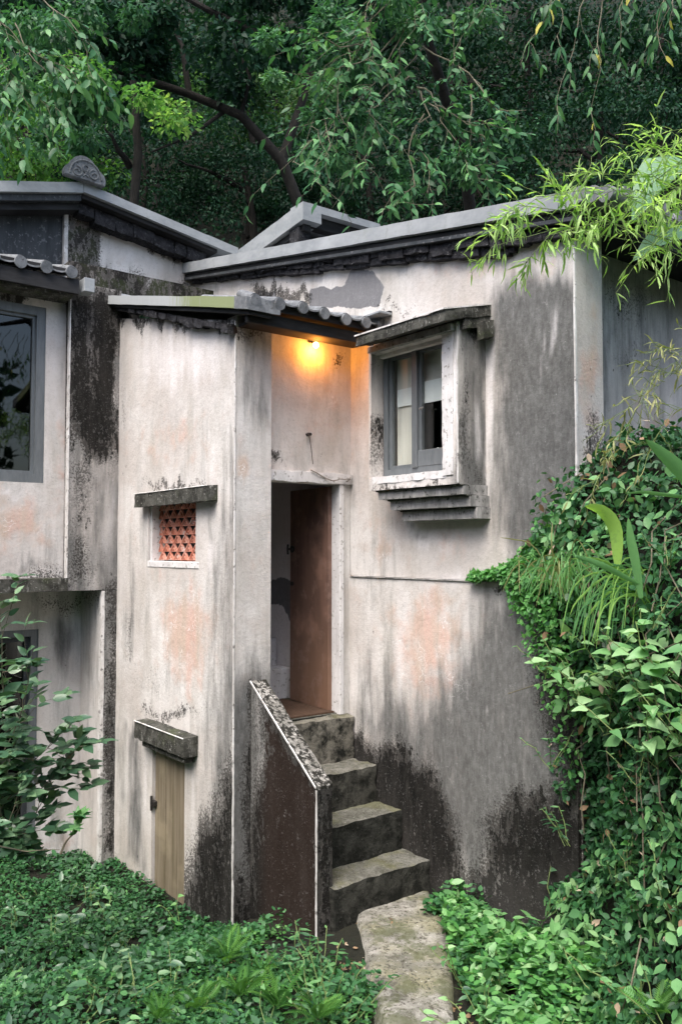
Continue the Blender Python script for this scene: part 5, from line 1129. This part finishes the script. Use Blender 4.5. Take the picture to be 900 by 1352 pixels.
for pts in ([(735, 775, 5), (705, 722, 4.95), (675, 712, 4.95), (660, 710, 4.95)], [(735, 780, 5), (690, 735, 4.95), (685, 750, 4.95), (686, 785, 4.95)], [(735, 760, 5), (728, 720, 4.9), (729, 690, 4.9)]): blade(gt, [P_(*p) for p in pts], .006, 'drybamboo', .9)
gt = empty('grass_tuft', P_(860, 830, 4.8), 'tuft of long grass arching left over the large-leaved herbs', 'grass')
for k in range(34):
    px, py = 862 + rng.normal() * 12, 820 + rng.normal() * 10; dx = -rng.uniform(20, 90); up_ = rng.uniform(35, 80); d = 4.8 + rng.normal() * .06
    blade(gt, [P_(px, py, d), P_(px + dx * .4, py - up_, d - .05), P_(px + dx, py - up_ * .8, d - .1), P_(px + dx * 1.25, py + 20, d - .12)], rng.uniform(.005, .010), 'blade', rng.choice([.1, .3, .5, .8]))
for pts in ([(865, 815, 4.8), (820, 775, 4.7), (775, 815, 4.7), (772, 855, 4.7)], [(870, 800, 4.8), (810, 760, 4.7), (765, 790, 4.7), (752, 812, 4.7)], [(860, 790, 4.8), (800, 742, 4.7), (752, 738, 4.7)]): blade(gt, [P_(*p) for p in pts], .012, 'blade', .8)

# ---- scattered weeds, mixed kinds
r = np.random.default_rng(12); spots = []
while len(spots) < 52:
    a_ = r.random() < .6; px = r.uniform(0, 460) if a_ else r.uniform(600, 900); py = r.uniform(1170 + max(0, (px - 160)) * .45, 1350) if a_ else r.uniform(1130, 1350)
    if py < 1352 and all(math.hypot(px - q[0], py - q[1]) > 26 for q in spots): spots.append((px, py))
used = set(); kinds = [('branch_leaf', .34, .06, 10, .0, 'dark pointed-leaved weed'), ('broad', .5, .065, 9, .5, 'pale oval-leaved weed'), ('shrub', .45, .07, 8, .2, 'blue-green glossy-leaved weed'), ('bright_ivy', .62, .05, 10, .9, 'bright round-leaved weed'), ('branch_leaf', .22, .075, 14, .0, 'thin strap-leaved weed'), ('broad', .42, .085, 8, .2, 'long light-leaved weed')]
for i, (px, py) in enumerate(spots):
    m_, ra, L, n, ht, nm = kinds[i % len(kinds)]
    place = ('at the left edge' if px < 90 else 'below the low plank door' if px < 230 else 'below the tower corner' if px < 350 else 'before the parapet') if px < 500 else ('right of the path' if px < 690 else 'between path and bank' if px < 790 else 'low by the right edge')
    if py > 1285: place += ', near the bottom edge'
    for q_ in range(6):
        nm = kinds[(i + q_) % len(kinds)][5]
        if nm + ' ' + place not in used: m_, ra, L, n, ht, nm = kinds[(i + q_) % len(kinds)]; break
    if nm + ' ' + place in used: continue
    used.add(nm + ' ' + place); herb(px, py, 5, nm + ' ' + place, n, L * r.uniform(.8, 1.3), m_, ra, 3, r.uniform(.12, .26), group='small weeds dotted through the ground cover', heart=ht, vb=r.uniform(.3, .8), spread=1.2)
# larger-leaved climber mixed into the creeper
P, nn, cl_, r = bank_leaves(3600, 63, x0=-3.6, tmax=.95); n = len(P); P = P + nn * .07; pm = vn(P[:, 0] * 2.2, P[:, 2] * 2.2 + 4) > -.05; P, nn, cl_ = P[pm], nn[pm], cl_[pm]; n = len(P)
N = nrm(nn + r.normal(0, .4, (n, 3)) + np.array([0, 0, .4])); D = nrm(r.normal(0, .6, (n, 3)) + np.array([0, -.2, -.7])); L = r.uniform(.045, .085, n)
tag(leafcloud('climber', P, D, N, L, L * .36, np.clip(r.normal(.45, .25, n), 0, 1), M['broad']), 'larger pale-leaved climber mixed through the creeper on the bank', 'climber', kind='stuff')

# dead leaves and woody runners in the creeper
P, nn, cl_, r = bank_leaves(900, 64, tmax=1.3); n = len(P); P = P + nn * .06; N = nrm(nn + r.normal(0, .6, (n, 3))); D = nrm(r.normal(0, .6, (n, 3)) + np.array([0, 0, -.6])); L = r.uniform(.03, .075, n)
tag(leafcloud('dead_leaves', P, D, N, L, L * .3, r.random(n), M['dryleaf']), 'brown dead leaves caught in the creeper', 'dead leaves', kind='stuff')
st = []
for k in range(26):
    x0 = rng.uniform(-3.9, -1.2); t0 = rng.uniform(.1, .9); pts = []
    for s_ in range(8):
        q = bank_pt(np.array(x0 + .05 * s_ * rng.normal()), np.array(t0 + s_ * .055)); pts.append(V(float(q[0]), float(q[1]) - rng.uniform(.1, .24), float(q[2])))
    if pts[0].x > -3.6: st.append((pts, .004))
tag(tubes('runners', st, M['twig'], sides=5), 'thin woody runners threading the creeper', 'runners', kind='stuff')

# ---- bamboo
def bamboo(label, root, stalks, L, mat, culm, name='bamboo', cap=300, per=6, n=9, group=None, cat='bamboo', vb=.55, ratio=.15, twig=.22):
    e = empty(name, root, label, cat, group); st = []; lv = []
    for p in stalks:
        pts = [P_(*q) for q in p]; path = []
        for i in range(len(pts) - 1): path += [pts[i].lerp(pts[i + 1], t) for t in (0, .33, .66)]
        path.append(pts[-1]); m = len(path); st.append((path, [culm * (1 - .75 * i / (m - 1)) for i in range(m)]))
        for k in range(n):
            t = .2 + .8 * (k + rng.random()) / n; f_ = t * (m - 1); i = min(int(f_), m - 2); q = path[i].lerp(path[i + 1], f_ - i); d = (path[i + 1] - path[i]).normalized()
            tip = q + (d * .6 + rv(.7)).normalized() * twig * rng.uniform(.5, 1.2); tp = wobble(q, tip, 4, .1, .12); st.append((tp, .0016))
            for h in range(per):
                u = (h + .5) / per; b = tp[min(4, int(u * 5))]; D = (tp[-1] - tp[0]).normalized() * .9 + rv(.6) + V(0, 0, -.15); lv.append((b, D, V(0, 0, 1) + rv(.4), L * rng.uniform(.6, 1.2)))
    tubes('culm', st, M['greenstem'], e, sides=5); emit(e, lv, mat, ratio, 'bm' + mat, cap=cap, fold=.3, droop=.35, vb=vb, vs_=.35)
GB = 'bamboo arching over the right end of the roof'
bamboo('bright bamboo spray hanging lowest before the wing wall', P_(1000, 900, 5.4), [[(1000, 700, 5.2), (930, 310, 5.0), (800, 245, 4.9), (710, 260, 4.8), (655, 300, 4.8)], [(1000, 700, 5.2), (920, 350, 5.0), (800, 290, 4.85), (725, 310, 4.8), (690, 350, 4.8)], [(930, 330, 5.0), (760, 280, 4.9), (680, 270, 4.85), (655, 300, 4.8)]], .10, 'bamboo', .004, n=18, per=7, group=GB)
bamboo('bright bamboo spray standing above the long coping', P_(1010, 900, 5.5), [[(1010, 700, 5.3), (960, 300, 5.1), (860, 230, 5.0), (780, 230, 4.95), (735, 262, 4.9)], [(1010, 700, 5.3), (970, 260, 5.1), (890, 190, 5.0), (800, 205, 4.95)], [(960, 300, 5.1), (840, 250, 5), (790, 275, 4.9), (765, 310, 4.9)]], .095, 'bamboo', .004, n=18, per=7, group=GB)
bamboo('yellow-green bamboo crowding the right edge', P_(1030, 900, 5.3), [[(1030, 700, 5.2), (980, 260, 5.0), (900, 210, 4.9), (850, 250, 4.9), (820, 290, 4.85)], [(1030, 700, 5.2), (990, 230, 5.0), (930, 150, 4.9), (880, 200, 4.9), (850, 190, 4.9)], [(980, 260, 5), (920, 280, 4.9), (870, 310, 4.9), (840, 350, 4.85)], [(980, 260, 5), (930, 230, 4.9), (890, 250, 4.85), (860, 280, 4.8)]], .095, 'bamboo', .004, n=17, per=8, group=GB, vb=.75)
bamboo('thin bamboo tip trailing in front of the window slab', P_(1020, 950, 5.4), [[(1020, 800, 5.2), (900, 330, 5.0), (740, 300, 4.85), (650, 325, 4.75), (622, 362, 4.75)]], .075, 'bamboo', .003, n=12, group=GB, per=5, twig=.12)
GD = 'dull bamboo on the creeper slope'
bamboo('dull olive bamboo drooping before the recessed wall', P_(960, 760, 5.2), [[(960, 760, 4.80), (930, 500, 4.70), (870, 490, 4.60), (810, 590, 4.55), (785, 640, 4.50)], [(960, 760, 4.80), (940, 460, 4.70), (880, 460, 4.60), (840, 530, 4.60), (800, 560, 4.55)]], .075, 'drybamboo', .003, 'bamboo', n=17, group=GD, vb=.5)
bamboo('dull olive bamboo at the right edge below the eave', P_(980, 760, 5.1), [[(980, 760, 4.80), (960, 500, 4.60), (900, 470, 4.60), (860, 520, 4.55)], [(980, 760, 4.80), (960, 540, 4.60), (890, 540, 4.60), (850, 600, 4.55)]], .075, 'drybamboo', .003, 'bamboo', n=13, group=GD, vb=.6)
bl = empty('broad_leaf_plant', P_(960, 420, 5.6), 'single huge pale leaf half hidden among the bamboo', 'plant')
leafobj(leafmesh('ban', 'banana', .5, .62, .12, .3, 1), P_(888, 205, 5.3), P_(812, 285, 5.1) - P_(888, 205, 5.3), V(.3, -.9, .4), .50, bl, 'leaf'); leafobj(leafmesh('ban', 'banana', .5, .62, .12, .3, 1), P_(905, 300, 5.4), P_(800, 330, 5.2) - P_(905, 300, 5.4), V(.3, -.7, .6), .42, bl, 'leaf')
tubes('stem', [([P_(960, 420, 5.6), P_(930, 260, 5.5), P_(888, 205, 5.3)], .008), ([P_(945, 340, 5.55), P_(905, 300, 5.4)], .006)], M['greenstem'], bl)
# fine dry weed rooted in the window slab edge
